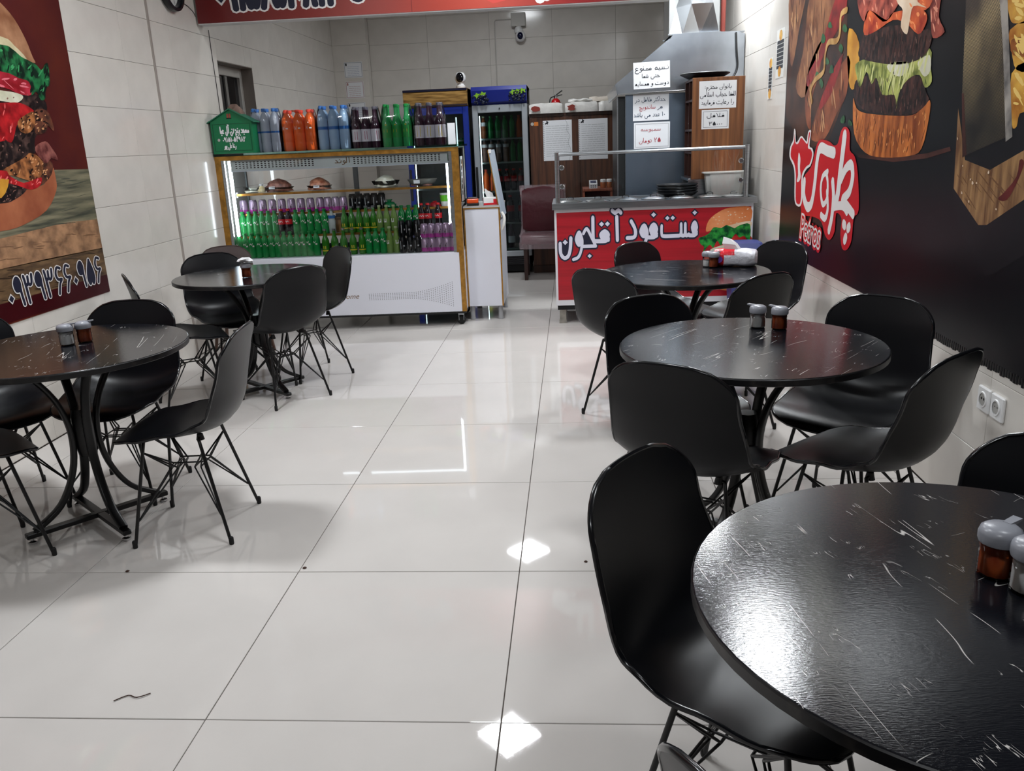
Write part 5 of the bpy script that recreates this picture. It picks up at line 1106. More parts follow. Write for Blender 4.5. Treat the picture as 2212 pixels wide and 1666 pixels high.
t = blob('salad_bowl', 'bowl heaped with white creamy salad on upper shelf', 'bowl', 'salad', cream, .095, .08, .095, S3(-1.545, .26, 1.142), 3); dish(t, .12, .1, .05, glass)
t = blob('food_tray', 'low clear tray of pale dumplings at left end of upper shelf', 'tray', 'food', cream, .07, .06, .035, S3(-2.655, .24, 1.14), 4); dish(t, .08, .07, .045, glass, 'clear_tray')
t = blob('food_tray', 'folded grey foil tray with mushrooms at right end of upper shelf', 'tray', 'food', meat1, .09, .06, .035, S3(-1.24, .26, 1.142), 5); dish(t, .125, .085, .05, mat('foil_grey', (150, 148, 142), .3, metal=.4), 'foil_tray'); MB().poly([(-.06, -.084, .018), (-.01, -.086, .018), (-.01, -.088, .045), (-.06, -.086, .045)]).build('paper_tag', paper, t)
t = blob('popcorn_bag', 'small yellow popcorn bag beside brown meat mound on upper shelf', 'bag', 'bag', mat('popcorn', (196, 170, 110), .5, rgb2=(228, 216, 180), scale=40), .03, .03, .055, S3(-2.565, .2, 1.14), 6); MB().lathe([(.012, .05), (.02, .066)], 8).build('twisted_top', paper, t)
t = blob('green_wrap_bag', 'crumpled green plastic bag on middle shelf beside black cans', 'bag', 'bag', mat('green_film', (14, 116, 66), .18, bump=.6, bscale=30), .065, .05, .055, S3(-1.53, .27, .967), 7, amp=.2); MB().lathe([(.014, .05), (.028, .07)], 8).build('twisted_top', mat('green_film2', (30, 140, 84), .2), t)
t = thing('yoghurt_cup', 'white and green yoghurt cup on middle shelf at right end', 'cup', S3(-1.06, .27, .965), SA)
MB().lathe([(.036, 0), (.045, .10), (.047, .102), (.047, .108), (.03, .108)], 18).build('cup', white_p, t, smooth=40); MB().lathe([(.0403, .04), (.0448, .09)], 18, caps=False).build('green_label', mat('lime_label', (96, 190, 40), .4), t)
t = blob('red_packet', 'small red packet on middle shelf beside yoghurt cup', 'packet', 'packet', mat('red_film', (186, 20, 40), .25), .05, .04, .035, S3(-1.15, .27, .967), 9); MB().lathe([(.01, .03), (.02, .042)], 8).build('crimped_end', mat('red_film2', (206, 40, 56), .3), t)
# carton in the gap of the lower shelf
t = thing('brown_carton', 'open brown carton on lower shelf between frosted and lemon bottles', 'carton', S3(-1.955, .3, .785), SA)
MB().box(-.055, -.05, 0, .055, -.046, .12).box(-.055, .046, 0, .055, .05, .15).box(-.055, -.05, 0, -.051, .05, .13).box(.051, -.05, 0, .055, .05, .13).box(-.055, -.05, 0, .055, .05, .004).build('carton_walls', mat('cardboard', (160, 118, 68), .7), t)
MB().box(-.055, -.075, .118, .055, -.048, .122).build('flap', mat('cardboard', (160, 118, 68), .7), t)

# ---- packs of six on top of the case
def pack(label, body, capm, R, H, shape, X0, X1, lab=None, labm=None, mark=None, markm=None, y0=.09, nx=3, seed=1):
    t = thing('bottle_pack', label, 'bottle pack', SC(wx((X0 + X1) / 2, .15), .15, 1.456), SA); w = (X1 - X0)
    R = min(R, w / nx / 2 * .98); proto = None
    b0 = bottle('pack_bottle', '', 'bottle', body, capm, R, H, shape, lab, labm, mark, markm, n=14)
    for k in ('label', 'category'): del b0[k]
    ch = list(b0.children); bod = [c for c in ch if c.name.startswith('bottle_body')][0]; rest = [c for c in ch if c is not bod]
    pos = [(-w / 2 + w * (i + .5) / nx, y) for y in (-R, R) for i in range(nx)]
    for i, (x, y) in enumerate(pos):
        o = bod if i == 0 else bod.copy()
        if i: COL.objects.link(o)
        o.name = 'bottle'; o.parent = t; o.location = (x, y, 0); o.rotation_euler = (0, 0, random.uniform(-.4, .4))
        for c in rest:
            q = c if i == 0 else c.copy()
            if i: COL.objects.link(q)
            q.parent = o
    bpy.data.objects.remove(b0)
    # shrink film: follows the bottles, pinched between the necks
    rnd = random.Random(seed); n = 26; rings = []
    for zf, gr in ((.0, 1.0), (.3, 1.02), (.62, 1.02), (.76, .93), (.88, .8), (.97, .72), (1.005, .62)):
        ring = []
        for j in range(n):
            a = 2 * PI * j / n; cx, sx_ = math.cos(a), math.sin(a)
            x = (abs(cx) ** .5) * (1 if cx > 0 else -1) * (w / 2 + .004) * gr ** .4; y = (abs(sx_) ** .5) * (1 if sx_ > 0 else -1) * (2 * R + .005) * gr
            ring.append((x + rnd.uniform(-.002, .002), y + rnd.uniform(-.002, .002), zf * H + (rnd.uniform(-.004, .004) if zf > .1 else 0)))
        rings.append(ring)
    MB().loft(rings, caps=False).build('shrink_film', wrap, t, smooth=12)
    return t
WAVE = [([(-.9, .40), (-.4, .43), (.1, .39), (.6, .43), (.9, .41)], .02)]
pack('shrink-wrapped six-pack of clear water bottles next to the green box', bwater, capb, .045, .335, 'tall', -2.565, -2.325, (.44, .48), lb)
pack('shrink-wrapped six-pack of bright orange drink bottles', borange, capo, .05, .315, 'tall', -2.31, -2.035, None, None, [([(-.5, .52), (-.35, .60), (-.2, .52), (-.05, .60)], .022), ([(.2, .55), (.6, .55)], .03)], MATS['c_white'])
pack('shrink-wrapped six-pack of bluish water bottles between orange and cola packs', mat('water_blue_pet', (172, 206, 238), trans=.2, **glossp), capb, .045, .335, 'tall', -2.025, -1.765, (.46, .53), lb)
pack('shrink-wrapped six-pack of dark bottles with pink and grey labels', bcola2, caps_, .04, .315, 'glass', -1.755, -1.522, (.16, .46), lw_, [([(-.1, .31), (.5, .31)], .2)], lpk)
pack('shrink-wrapped six-pack of green soda bottles on display case', mat('pack_green_pet', (60, 190, 108), trans=.3, **glossp), capg, .042, .325, 'glass', -1.51, -1.265, (.22, .5), lg, [([(-.3, .38), (.4, .38)], .07), ([(0, .52), (.3, .52)], .025)], ly)
pack('shrink-wrapped six-pack of dark malt bottles with yellow labels', bcola2, caps_, .04, .325, 'glass', -1.25, -1.005, (.18, .48), lw_, [([(-.2, .33), (.5, .33)], .24)], ly)
t = thing('card_stand', 'blank white card standing on display case beside malt pack', 'card', SC(wx(-.955, .12), .12, 1.456), SA)
B(-.03, 0, 0, .03, .003, .165).build('card', paper, t); B(-.03, 0, 0, .03, .04, .004).build('foot', glass, t)
mb_ = thing('charity_box', 'green metal gabled donation box with white Persian lettering on display case', 'box', (-2.655, 6.70, 1.457), SA * .5)
gm = mat('green_enamel', (10, 108, 66), .35)
MB().loft([[(-.165, 0, 0), (.165, 0, 0), (.165, 0, .245), (0, 0, .335), (-.165, 0, .245)], [(-.165, .12, 0), (.165, .12, 0), (.165, .12, .245), (0, .12, .335), (-.165, .12, .245)]]).build('body', gm, mb_)
rf = MB()
for sx in (-1, 1): rf.loft([[(0, -.02, .338), (sx * .19, -.02, .236), (sx * .19, -.02, .229), (0, -.02, .331)], [(0, .135, .338), (sx * .19, .135, .236), (sx * .19, .135, .229), (0, .135, .331)]])
rf.build('roof', mat('green_enamel_roof', (34, 104, 78), .4), mb_)
d = MB()
for a in ((-.15, .02, .15, .023), (-.15, .222, .15, .225), (-.15, .02, -.147, .225), (.147, .02, .15, .225)): d.box(a[0], -.0022, a[1], a[2], 0, a[3])
d.build('door_seam', mat('seam_green', (4, 66, 42), .5), mb_)
MB().poly([(-.11 + .011 * math.cos(-a * PI / 6), -.003, .105 + .011 * math.sin(-a * PI / 6)) for a in range(12)]).build('lock', chrome, mb_)
MB().box(-.03, -.002, .262, .01, 0, .268).build('coin_slot', dark_m, mb_); MB().box(-.025, -.0018, .27, -.012, 0, .3).box(-.006, -.0018, .27, .006, 0, .3).build('red_mark', mat('faded_red', (150, 60, 50), .6), mb_)
mb = MB(); fr = FRONT(0, -.003, 0); write(mb, fr, 'مسجد پنج تن آل عبا', -.09, .135, .155, .05, w=.17); write(mb, fr, '۰۹۱۵۱۰۵۲۹۸۲', -.075, .1, .09, .035, w=.17); write(mb, fr, 'رضا علی پور', -.075, .02, .045, .035, w=.17)
mb.build('lettering', white_ink, mb_)
t = thing('folded_cloth', 'crumpled brown cloth lying on roof of green donation box', 'cloth', (-2.645, 6.78, 1.765), 0)
rnd = random.Random(5)
for sx, nm in ((-1, 'cloth_fold'), (1, 'cloth_fold')):
    R = []
    for i in range(7):
        u = i / 6; R.append([(sx * (-.02 + u * .085) + rnd.uniform(-.004, .004), -.05 + .1 * (math.cos(a) * .5 + .5), .035 - sx * 0 - u * .05 + (.03 + .02 * math.sin(3 * u)) * math.sin(a)) for a in (PI * j / 6 for j in range(7))] + [(sx * (-.02 + u * .085), .0, .02 - u * .05)])
    MB().loft(R).build(nm, mat('brown_wool', (112, 90, 80), .9, bump=.4, bscale=60), t, smooth=70)

# ================================================================== CASH COUNTER with raised flap
cc = thing('cash_counter', 'narrow white cash counter with gold edges beside display case', 'counter', (-.755, 7.02, 0))
B(-.145, 0, .12, .148, .6, .94, .002).build('body', white_m, cc)
MB().box(-.152, -.004, .12, -.14, .004, .955).box(.14, -.004, .12, .152, .004, .955).box(-.152, -.006, .935, .152, .004, .958).build('gold_edge', gold_m, cc)
B(-.152, -.008, .945, .152, .6, .958).build('counter_top', mat('counter_top', (176, 172, 170), .3), cc)
for x in (-.12, .12):
    for y in (.04, .55): MB().lathe([(.022, 0), (.024, .01), (.02, .02), (.02, .12)], 14, x, y, 0).build('leg', mat('grey_leg', (150, 150, 152), .4), cc, smooth=40)
fl = MB().loft([[(.155, .02, .86), (.172, .02, .86), (.172, .42, .86), (.155, .42, .86)], [(.075, .02, 1.395), (.092, .02, 1.40), (.092, .42, 1.40), (.075, .42, 1.395)]]).build('raised_flap', mat('flap_silver', (170, 182, 196), .3), cc)
MB().loft([[(.15, .014, .86), (.158, .014, .86), (.158, .425, .86), (.15, .425, .86)], [(.07, .014, 1.397), (.078, .014, 1.397), (.078, .425, 1.397), (.07, .425, 1.397)]]).build('gold_edge', gold_m, fl)
MB().box(.078, .012, 1.375, .1, .03, 1.405).build('end_clip', white_p, fl)
MB().tube(spline([(.165, .02, .9), (.185, .01, .86), (.18, .0, .80), (.165, .01, .76)], 4), .012, 6).build('hinge_wrap', wrapwhite, fl)
t = thing('tissue_box', 'white tissue box with red band and pulled tissue on cash counter', 'tissue box', (-.685, 7.1, .958), .2)
MB().box(-.06, -.05, 0, .06, .05, .065, .004).build('box', white_p, t); MB().box(-.061, -.051, .004, .061, -.0495, .02).box(.02, -.0512, .02, .06, -.0498, .05).build('red_band', mat('tissue_red', (200, 26, 40), .5), t)
MB().loft([[(-.03, 0, .064), (0, -.01, .064), (.03, .0, .064), (0, .012, .064)], [(-.04, .0, .10), (-.01, -.012, .1), (.02, 0, .098), (-.01, .014, .1)], [(-.045, .0, .135), (-.035, -.004, .135), (-.02, .0, .12), (-.03, .004, .13)]]).build('tissue', white_p, t)
t = thing('label_printer', 'small orange and black desktop device on cash counter', 'device', (-.835, 7.12, .958), .1)
B(-.05, -.05, .0, .05, .05, .02, .004).build('base', cap_m, t); B(-.048, -.048, .02, .048, .048, .055, .006).build('orange_body', mat('device_orange', (232, 84, 30), .35), t); B(-.04, -.02, .055, .04, .045, .066, .003).build('lid', mat('device_grey', (60, 50, 48), .4), t)

# ================================================================== SERVING CART with red sign
ct = thing('serving_cart', 'stainless serving cart with red fast-food sign and glass guard rail', 'cart', (.63, 6.77, 0))
def cr(mb): return rel(mb, ct)
cr(B(-.147, 6.785, .155, 1.395, 7.38, .915)).build('cabinet', steel, ct)
cr(MB().box(-.15, 6.768, .155, 1.402, 6.788, .20).box(-.15, 6.768, .90, 1.402, 6.788, .925).box(-.15, 6.768, .20, -.132, 6.788, .90).box(1.385, 6.768, .20, 1.402, 6.788, .90)).build('white_frame', mat('frame_white', (206, 206, 210), .4), ct)
cr(B(-.14, 6.79, .115, 1.395, 7.36, .155)).build('under_rail', cap_m, ct)
tp = MB().box(-.165, 6.735, .925, 1.425, 7.40, .945).box(-.165, 6.735, .945, 1.425, 6.79, .972).box(-.165, 7.33, .945, 1.425, 7.40, .972).box(-.165, 6.79, .945, -.12, 7.33, .972).box(1.38, 6.79, .945, 1.425, 7.33, .972)
cr(tp).build('counter_top', steel, ct)
for x in (-.1, 1.33):
    for y in (6.83, 7.3): cr(MB().box(x - .026, y - .026, .02, x + .026, y + .026, .12).box(x - .03, y - .03, 0, x + .03, y + .03, .03)).build('leg', mat('galv_leg', (150, 146, 138), .4, metal=.6, var=.2, scale=20), ct)
sg = cr(B(-.132, 6.7665, .20, 1.385, 6.769, .90)).build('sign_panel', mat('sign_red', (164, 18, 34), .4, rgb2=(140, 14, 26), scale=2, stretch=(.5, 1, 18), lo=.4, hi=.7), ct)
SGZ = Vector((0, 0, 0))
fs = FRONT(0, 6.7663, 0)
for nm, g, k, m in (('lettering_outline', .012, .0006, navy_ink), ('lettering', 0, .0012, mat('sign_white', (206, 206, 222), .45))):
    mb = MB()
    write(mb, fs, 'فست', .695, .968, .69, .25, w=.098, k=k, grow=g, nib=(.8, 1.25)); write(mb, fs, 'فود', .425, .655, .685, .25, w=.105, k=k, grow=g, nib=(.95, 1.2)); write(mb, fs, 'آقا', .155, .375, .668, .19, w=.145, k=k, grow=g, nib=(.9, 1.2)); write(mb, fs, 'ن', -.108, -.022, .63, .23, w=.125, k=k, grow=g, nib=(.9, 1.1)); write(mb, fs, 'جو', -.005, .175, .63, .3, w=.078, k=k, grow=g, nib=(.9, 1.15))
    o = cr(mb).build(nm, m, ct); o.parent = sg
    o.matrix_parent_inverse = Matrix.Identity(4)
def cpatch(nm, m, k, pts, sm=True):
    P = spline([fs.p(x, z, k) for x, z in pts], 3, True) if sm else [fs.p(x, z, k) for x, z in pts]
    o = cr(MB().poly(P)).build(nm, m, ct); o.parent = sg
cl = lambda pts: [(min(x, 1.38), z) for x, z in pts]
cpatch('top_bun_print', art('c_signbun', (196, 110, 62), (224, 152, 104), 5), .0005, [(1.04, .72), (1.06, .80), (1.13, .86), (1.22, .893), (1.38, .893), (1.38, .78), (1.3, .77), (1.18, .745), (1.08, .72)])
cpatch('mayonnaise_print', art('c_cream', (206, 176, 142)), .0008, [(1.14, .735), (1.25, .765), (1.38, .785), (1.38, .74), (1.25, .73)])
cpatch('lettuce_print', art('c_signleaf', (10, 62, 34), (52, 152, 62), 22, lo=.4, hi=.62), .0011, [(.985, .665), (1.03, .68), (1.07, .705), (1.1, .745), (1.16, .74), (1.2, .76), (1.26, .735), (1.3, .755), (1.38, .76), (1.38, .62), (1.34, .67), (1.3, .66), (1.27, .69), (1.23, .64), (1.19, .65), (1.16, .60), (1.13, .64), (1.1, .585), (1.07, .61), (1.01, .535), (1.03, .59), (1.0, .62)])
cpatch('tomato_print', art('c_signtom', (140, 20, 26), (196, 54, 50), 9), .0009, [(1.08, .61), (1.2, .66), (1.38, .68), (1.38, .58), (1.2, .57), (1.09, .58)])
cpatch('onion_print', art('c_pale', (180, 178, 150)), .001, [(1.08, .575), (1.2, .61), (1.3, .62), (1.38, .6), (1.38, .56), (1.25, .565), (1.12, .545)])
cpatch('patty_print', art('c_signmeat', (96, 34, 30), (160, 90, 76), 16), .0007, [(1.05, .53), (1.15, .57), (1.38, .57), (1.38, .4), (1.1, .4), (1.04, .46)])
cpatch('bottom_bun_print', art('c_signbun', (196, 110, 62)), .0006, [(1.06, .36), (1.2, .42), (1.38, .42), (1.38, .24), (1.25, .235), (1.12, .265), (1.07, .31)])
mb = MB(); rnd = random.Random(11)
for _ in range(24):
    x, z = rnd.uniform(1.09, 1.36), rnd.uniform(.77, .88)
    if z > .80 + (x - 1.06) * .35 + .02: continue
    mb.poly([fs.p(x + .006 * math.cos(a * PI / 3), z + .0035 * math.sin(a * PI / 3), .0016) for a in range(6)])
o = cr(mb).build('sesame_print', MATS['c_cream'], ct); o.parent = sg
# guard: posts, rail, glass with its clamps
for x in (-.118, 1.343): cr(MB().tube([(x, 6.80, .965), (x, 6.80, 1.362)], .019, 12)).build('guard_post', steel, ct, smooth=50)
cr(MB().tube([(-.118, 6.80, 1.345), (1.343, 6.80, 1.345)], .014, 10)).build('guard_rail', steel, ct, smooth=50)
cr(B(-.10, 6.797, .985, 1.325, 6.803, 1.325)).build('guard_glass', glass, ct)
for x in (-.082, 1.30, ):
    for z in (1.245, 1.10):
        mm = MB().loft([[(x + r * math.cos(a * PI / 8), y, z + r * math.sin(a * PI / 8)) for a in range(16)] for r, y in ((.02, 6.806), (.021, 6.79), (.015, 6.784))]); cr(mm).build('glass_clamp', chrome, ct, smooth=40)
# pan lids let into the counter
lidm = mat('pan_lid_steel', (196, 200, 202), .22, metal=1)
lx = [-.02, .2, .42, .64, .86, 1.08, 1.27]
for i, x in enumerate(lx):
    t = thing('pan_lid', 'shiny steel pan lid on serving cart, %s from the left end' % ['first', 'second', 'third', 'fourth', 'fifth', 'sixth', 'seventh'][i], 'lid', (x, 6.885, .972), 0, 'steel pan lids on the serving cart')
    n = 20; ring = lambda r, z: [(.1 * r * math.copysign(abs(math.cos(2 * PI * j / n)) ** .6, math.cos(2 * PI * j / n)), .075 * r * math.copysign(abs(math.sin(2 * PI * j / n)) ** .6, math.sin(2 * PI * j / n)), z) for j in range(n)]
    MB().loft([ring(1, 0), ring(1.0, .006), ring(.9, .01), ring(.5, .02), ring(.1, .024)]).build('lid', lidm, t, smooth=40)
    MB().tube(spline([(-.025, 0, .022), (-.02, 0, .036), (.02, 0, .036), (.025, 0, .022)], 3), .004, 6).build('lid_handle', chrome, t)
# dark plates stacked, each one its own
pm = mat('black_melamine', (22, 25, 30), .3)
pme = None
for i in range(4):
    t = thing('serving_plate', 'black oval plate, %s in the stack on the serving cart' % ['lowest', 'second from bottom', 'third from bottom', 'topmost'][i], 'plate', (.845 + random.uniform(-.006, .006), 7.08, .972 + i * .021), random.uniform(-.03, .03), 'black plates stacked on serving cart')
    n = 28; ring = lambda r, z: [(.168 * r * math.cos(2 * PI * j / n), .115 * r * math.sin(2 * PI * j / n), z) for j in range(n)]
    if pme is None: pme = MB().loft([ring(.7, 0), ring(.85, .012), ring(1, .034), ring(1.0, .04), ring(.96, .04), ring(.82, .018), ring(.66, .008)]).mesh('plate', pm, 50)
    mkobj('plate_body', pme, t)
    MB().loft([ring(.99, .04), ring(1.008, .0385), ring(1.008, .034)], False).build('rim', mat('black_melamine_rim', (44, 48, 54), .22), t, smooth=60)
t = thing('plastic_tub', 'translucent white rectangular tub at right end of serving cart', 'tub', (1.22, 7.055, .972))
tub = mat('milky_plastic', (228, 228, 224), .35, trans=.1)
def rrect(a, b, z, c=.03): return [(x, y, z) for x, y in ((-a + c, -b), (a - c, -b), (a, -b + c), (a, b - c), (a - c, b), (-a + c, b), (-a, b - c), (-a, -b + c))]
MB().loft([rrect(.135, .065, 0), rrect(.155, .075, .18), rrect(.15, .07, .18), rrect(.13, .06, .006)]).build('tub_wall', tub, t, smooth=30)
MB().loft([rrect(.155, .075, .172), rrect(.172, .083, .176), rrect(.172, .083, .186), rrect(.152, .072, .186)]).build('tub_rim', tub, t)
bn_ = thing('blue_bin', 'dark blue plastic bin between cart and right wall', 'bin', (1.30, 6.5, 0))
bl = mat('blue_plastic', (40, 50, 108), .4)
MB().loft([rrect(.1, .12, 0), rrect(.13, .15, .58), rrect(.12, .14, .58), rrect(.09, .11, .02)]).build('bin_body', bl, bn_, smooth=30)
MB().loft([rrect(.135, .155, .575), rrect(.138, .158, .60), rrect(.1, .12, .66), rrect(.03, .05, .668)]).build('lid', bl, bn_, smooth=30)

# ================================================================== CHAIRS
def catm(P, ts):
    """sample a spline through P by arc length"""
    S = spline([Vector((0, a, b)) for a, b in P], 24); L = [0]
    for a, b in zip(S[:-1], S[1:]): L.append(L[-1] + (b - a).length)
    out = []; j = 0
    for t in ts:
        d = t * L[-1]; j = 0
        while j < len(L) - 2 and L[j + 1] < d: j += 1
        f = (d - L[j]) / max(L[j + 1] - L[j], 1e-9); out.append((S[j].lerp(S[j + 1], f), (S[j + 1] - S[j]).normalized()))
    return out, L[-1]
PROF = [(.235, .408), (.215, .432), (.16, .444), (.05, .44), (-.06, .434), (-.135, .442), (-.19, .475), (-.222, .535), (-.238, .62), (-.255, .72), (-.28, .825)]
NU, NV = 40, 14
us = [.5 - .5 * math.cos(PI * i / NU) for i in range(NU + 1)]; us = [.55 * u + .45 * i / NU for i, u in enumerate(us)]
PT, LEN = catm(PROF, us)
def interp(x, T):
    for (a, va), (b, vb) in zip(T[:-1], T[1:]):
        if x <= b: f = (x - a) / (b - a); f = f * f * (3 - 2 * f); return va + (vb - va) * f
    return T[-1][1]
def shell_mesh():
    top = []; nor = []
    for i, u in enumerate(us):
        s = u * LEN; p, tg = PT[i]
        W = interp(u, [(0, .192), (.22, .222), (.42, .232), (.62, .222), (.85, .205), (1, .192)])
        r0, r1 = .085, .10
        w = W
        if s < r0: w = W - r0 + math.sqrt(max(0, r0 * r0 - (r0 - s) ** 2))
        if LEN - s < r1: w = W - r1 + math.sqrt(max(0, r1 * r1 - (r1 - (LEN - s)) ** 2))
        lift = interp(u, [(0, -.006), (.15, .004), (.34, .035), (.48, .062), (.62, .05), (.85, .026), (1, .016)])
        n = Vector((0, -tg.z, tg.y)); n = -n if n.z < -.2 or (n.y < 0 and abs(n.z) < .6) else n   # towards the sitter
        row_ = []; rn = []
        for j in range(NV + 1):
            v = -1 + 2 * j / NV; vv = math.copysign(abs(v) ** .9, v)
            q_ = vv * w / W; bow = .02 * q_ * q_
            e = 0
            if s < .16: e = -bow * (1 - s / .16) ** 2
            if LEN - s < .16: e = -bow * (1 - (LEN - s) / .16) ** 2
            q = p + n * (lift * abs(vv * w / W) ** 2.2) + tg * (e if u > .5 else -e)
            row_.append(Vector((vv * w, q.y, q.z)))
        top.append(row_)
    # surface normals
    N = []
    for i in range(NU + 1):
        r = []
        for j in range(NV + 1):
            a = top[min(i + 1, NU)][j] - top[max(i - 1, 0)][j]; b = top[i][min(j + 1, NV)] - top[i][max(j - 1, 0)]
            c = b.cross(a); r.append(c.normalized() if c.length > 1e-9 else Vector((0, 0, 1)))
        N.append(r)
    if N[5][NV // 2].z < 0: N = [[-c for c in r] for r in N]
    vs = []; fs_ = []; idx = lambda i, j, k: (i * (NV + 1) + j) * 2 + k
    for i in range(NU + 1):
        for j in range(NV + 1): vs += [top[i][j], top[i][j] - N[i][j] * .009]
    for i in range(NU):
        for j in range(NV):
            fs_.append((idx(i, j, 0), idx(i, j + 1, 0), idx(i + 1, j + 1, 0), idx(i + 1, j, 0))); fs_.append((idx(i, j, 1), idx(i + 1, j, 1), idx(i + 1, j + 1, 1), idx(i, j + 1, 1)))
    border_ = [(0, j) for j in range(NV + 1)] + [(i, NV) for i in range(1, NU + 1)] + [(NU, j) for j in range(NV - 1, -1, -1)] + [(i, 0) for i in range(NU - 1, 0, -1)]
    rimp = []
    for k in range(len(border_)):
        a, b = border_[k], border_[(k + 1) % len(border_)]; fs_.append((idx(*a, 0), idx(*a, 1), idx(*b, 1), idx(*b, 0))); rimp.append((vs[idx(*a, 0)] + vs[idx(*a, 1)]) / 2)
    b = MB().add(vs, fs_)
    # moulded rim bead
    cl_ = [];
    for q in rimp:
        if not cl_ or (q - cl_[-1]).length > .004: cl_.append(q)
    n = 6; rings = []; m = len(cl_)
    for k in range(m):
        t = (cl_[(k + 1) % m] - cl_[k - 1]).normalized(); c = Vector((0, .05, .55)) - cl_[k]; a = (c - t * c.dot(t)).normalized(); bb = t.cross(a)
        rings.append([cl_[k] + (a * math.cos(2 * PI * j / n) + bb * math.sin(2 * PI * j / n)) * .0062 for j in range(n)])
    rings.append(rings[0]); 
    rim_ = MB().loft(rings, caps=False)
    return b, rim_
def make_chair(name, label, m):
    t = thing(name, label, 'chair')
    sb, rb = shell_mesh()
    sb.build('shell', m, t, smooth=60); rb.build('shell_rim', mat('black_plastic_rim', (14, 15, 19), .2, spec=.5), t, smooth=60)
    tops = {(-1, -1): (-.12, -.09, .413), (1, -1): (.12, -.09, .413), (-1, 1): (-.12, .12, .42), (1, 1): (.12, .12, .42)}
    feet = {k: (k[0] * .192, .19 if k[1] > 0 else -.185, 0) for k in tops}
    V = Vector
    for k in tops:
        a, b = V(tops[k]), V(feet[k])
        lg_ = MB().tube([a + V((-k[0] * .03, 0, .004)), a, a.lerp(b, .1), b.lerp(a, .03)], .0068, 8).build('leg', wire, t, smooth=60)
        MB().lathe([(.008, 0), (.0095, .004), (.0095, .028), (.007, .032)], 10, b.x, b.y, b.z).build('foot_cap', cap_m, lg_, smooth=40)
        MB().lathe([(.016, -.012), (.013, .0), (.011, .012)], 10, a.x - k[0] * .02, a.y, a.z + .004).build('seat_mount', cap_m, lg_)
        # wire brace: from low on this leg, through the nest, up to the leg across
        lo = b.lerp(a, .24); wb = MB()
        for ax, d in ((0, .012), (0, -.012), (1, .01)):
            if ax == 0: o_ = (-k[0], k[1])
            else: o_ = (k[0], -k[1])
            hi = V(feet[o_]).lerp(V(tops[o_]), .88)
            n1 = V((k[0] * .055, k[1] * .045 + d, .275)) if ax == 0 else V((k[0] * .035 + d, k[1] * .06, .285))
            n2 = V((-k[0] * .055, k[1] * .045 + d, .275)) if ax == 0 else V((k[0] * .035 + d, -k[1] * .06, .285))
            pts = [lo, lo.lerp(n1, .06) + V((0, 0, -.004)), lo.lerp(n1, .92), n1, n2, n2.lerp(hi, .08), hi.lerp(n2, .06), hi]
            wb.tube(pts, .0034, 6)
        wb.build('wire_brace', wire, t, smooth=60)
    return t
chair0 = make_chair('shell_chair', '', plastic)
first = [True]
def chair(label, x, y, fx, fy, z=0):
    rz = math.atan2(-fx, fy)
    if first[0]: first[0] = False; chair0.location = (x, y, z); chair0.rotation_euler = (0, 0, rz); chair0['label'] = label; return chair0
    return dup(chair0, (x, y, z), rz, label)
CH = [
('black shell chair facing left at front-left table, nearest the aisle', -1.55, 3.05, -1, -.08),
('black shell chair behind the front-left table, facing the camera', -2.04, 3.43, .03, -1),
('black shell chair between left wall and front-left table, back against wall', -2.50, 3.27, .8, -.6),
('black shell chair at front-left table cut by the picture edge, feet nearest camera', -2.29, 2.77, .65, .76),
('black shell chair side-on against left wall at rear-left table', -2.30, 4.70, .85, .53),
('black shell chair behind rear-left table with shiny seat, below brown chair', -2.24, 5.25, .68, -.73),
('black shell chair with broad grey-lit back turned to camera, rear-left table', -1.78, 4.83, -.78, .63),
('black shell chair at aisle side of rear-left table, against white case front', -1.77, 5.40, -.76, -.65),
('black shell chair with back to aisle at far right table by the cart', .30, 4.43, .65, .76),
('black shell chair directly in front of red cart sign, at far table', .56, 5.09, .7, -.71),
('black shell chair at far right table beside blue bin and poster', 1.02, 4.95, -.82, -.55),
('black shell chair with back to camera between far and middle right tables', .735, 4.15, -.58, .81),
('black shell chair at aisle side behind the middle right table', .41, 3.21, .45, -.89),
('black shell chair with broad back to camera, left front of middle right table', .40, 2.60, .52, .85),
('black shell chair facing camera at wall side of middle right table', 1.01, 3.10, -.68, -.73),
('black shell chair seen from behind near wall sockets, middle right table', .92, 2.625, -.66, .75),
('large black shell chair in foreground, seat tucked under nearest table', .335, 1.475, .82, -.57),
('black shell chair at right picture edge behind the nearest table', .87, 1.47, -.6, -.8),
('black shell chair whose back top just enters at the bottom picture edge', .405, .81, .85, .53),
]
for c in CH: chair(*c)
bc = thing('brown_chair', 'dark brown leatherette chair in corner between left wall and display case', 'chair', (-2.54, 6.12, 0), math.atan2(-.6, -.8)); bc.scale = (.92, .92, .94)
brm = mat('brown_leatherette', (58, 44, 42), .42, bump=.1, bscale=120)
sb, rb = shell_mesh(); sb.build('shell', brm, bc, smooth=60); rb.build('shell_rim', brm, bc, smooth=60)
for sx in (-1, 1):
    for y0, y1 in ((.12, .19), (-.1, -.19)): MB().tube([(sx * .14, y0, .43), (sx * .19, y1, 0)], .013, 8).build('leg', mat('brown_leg2', (70, 48, 38), .5), bc, smooth=50)

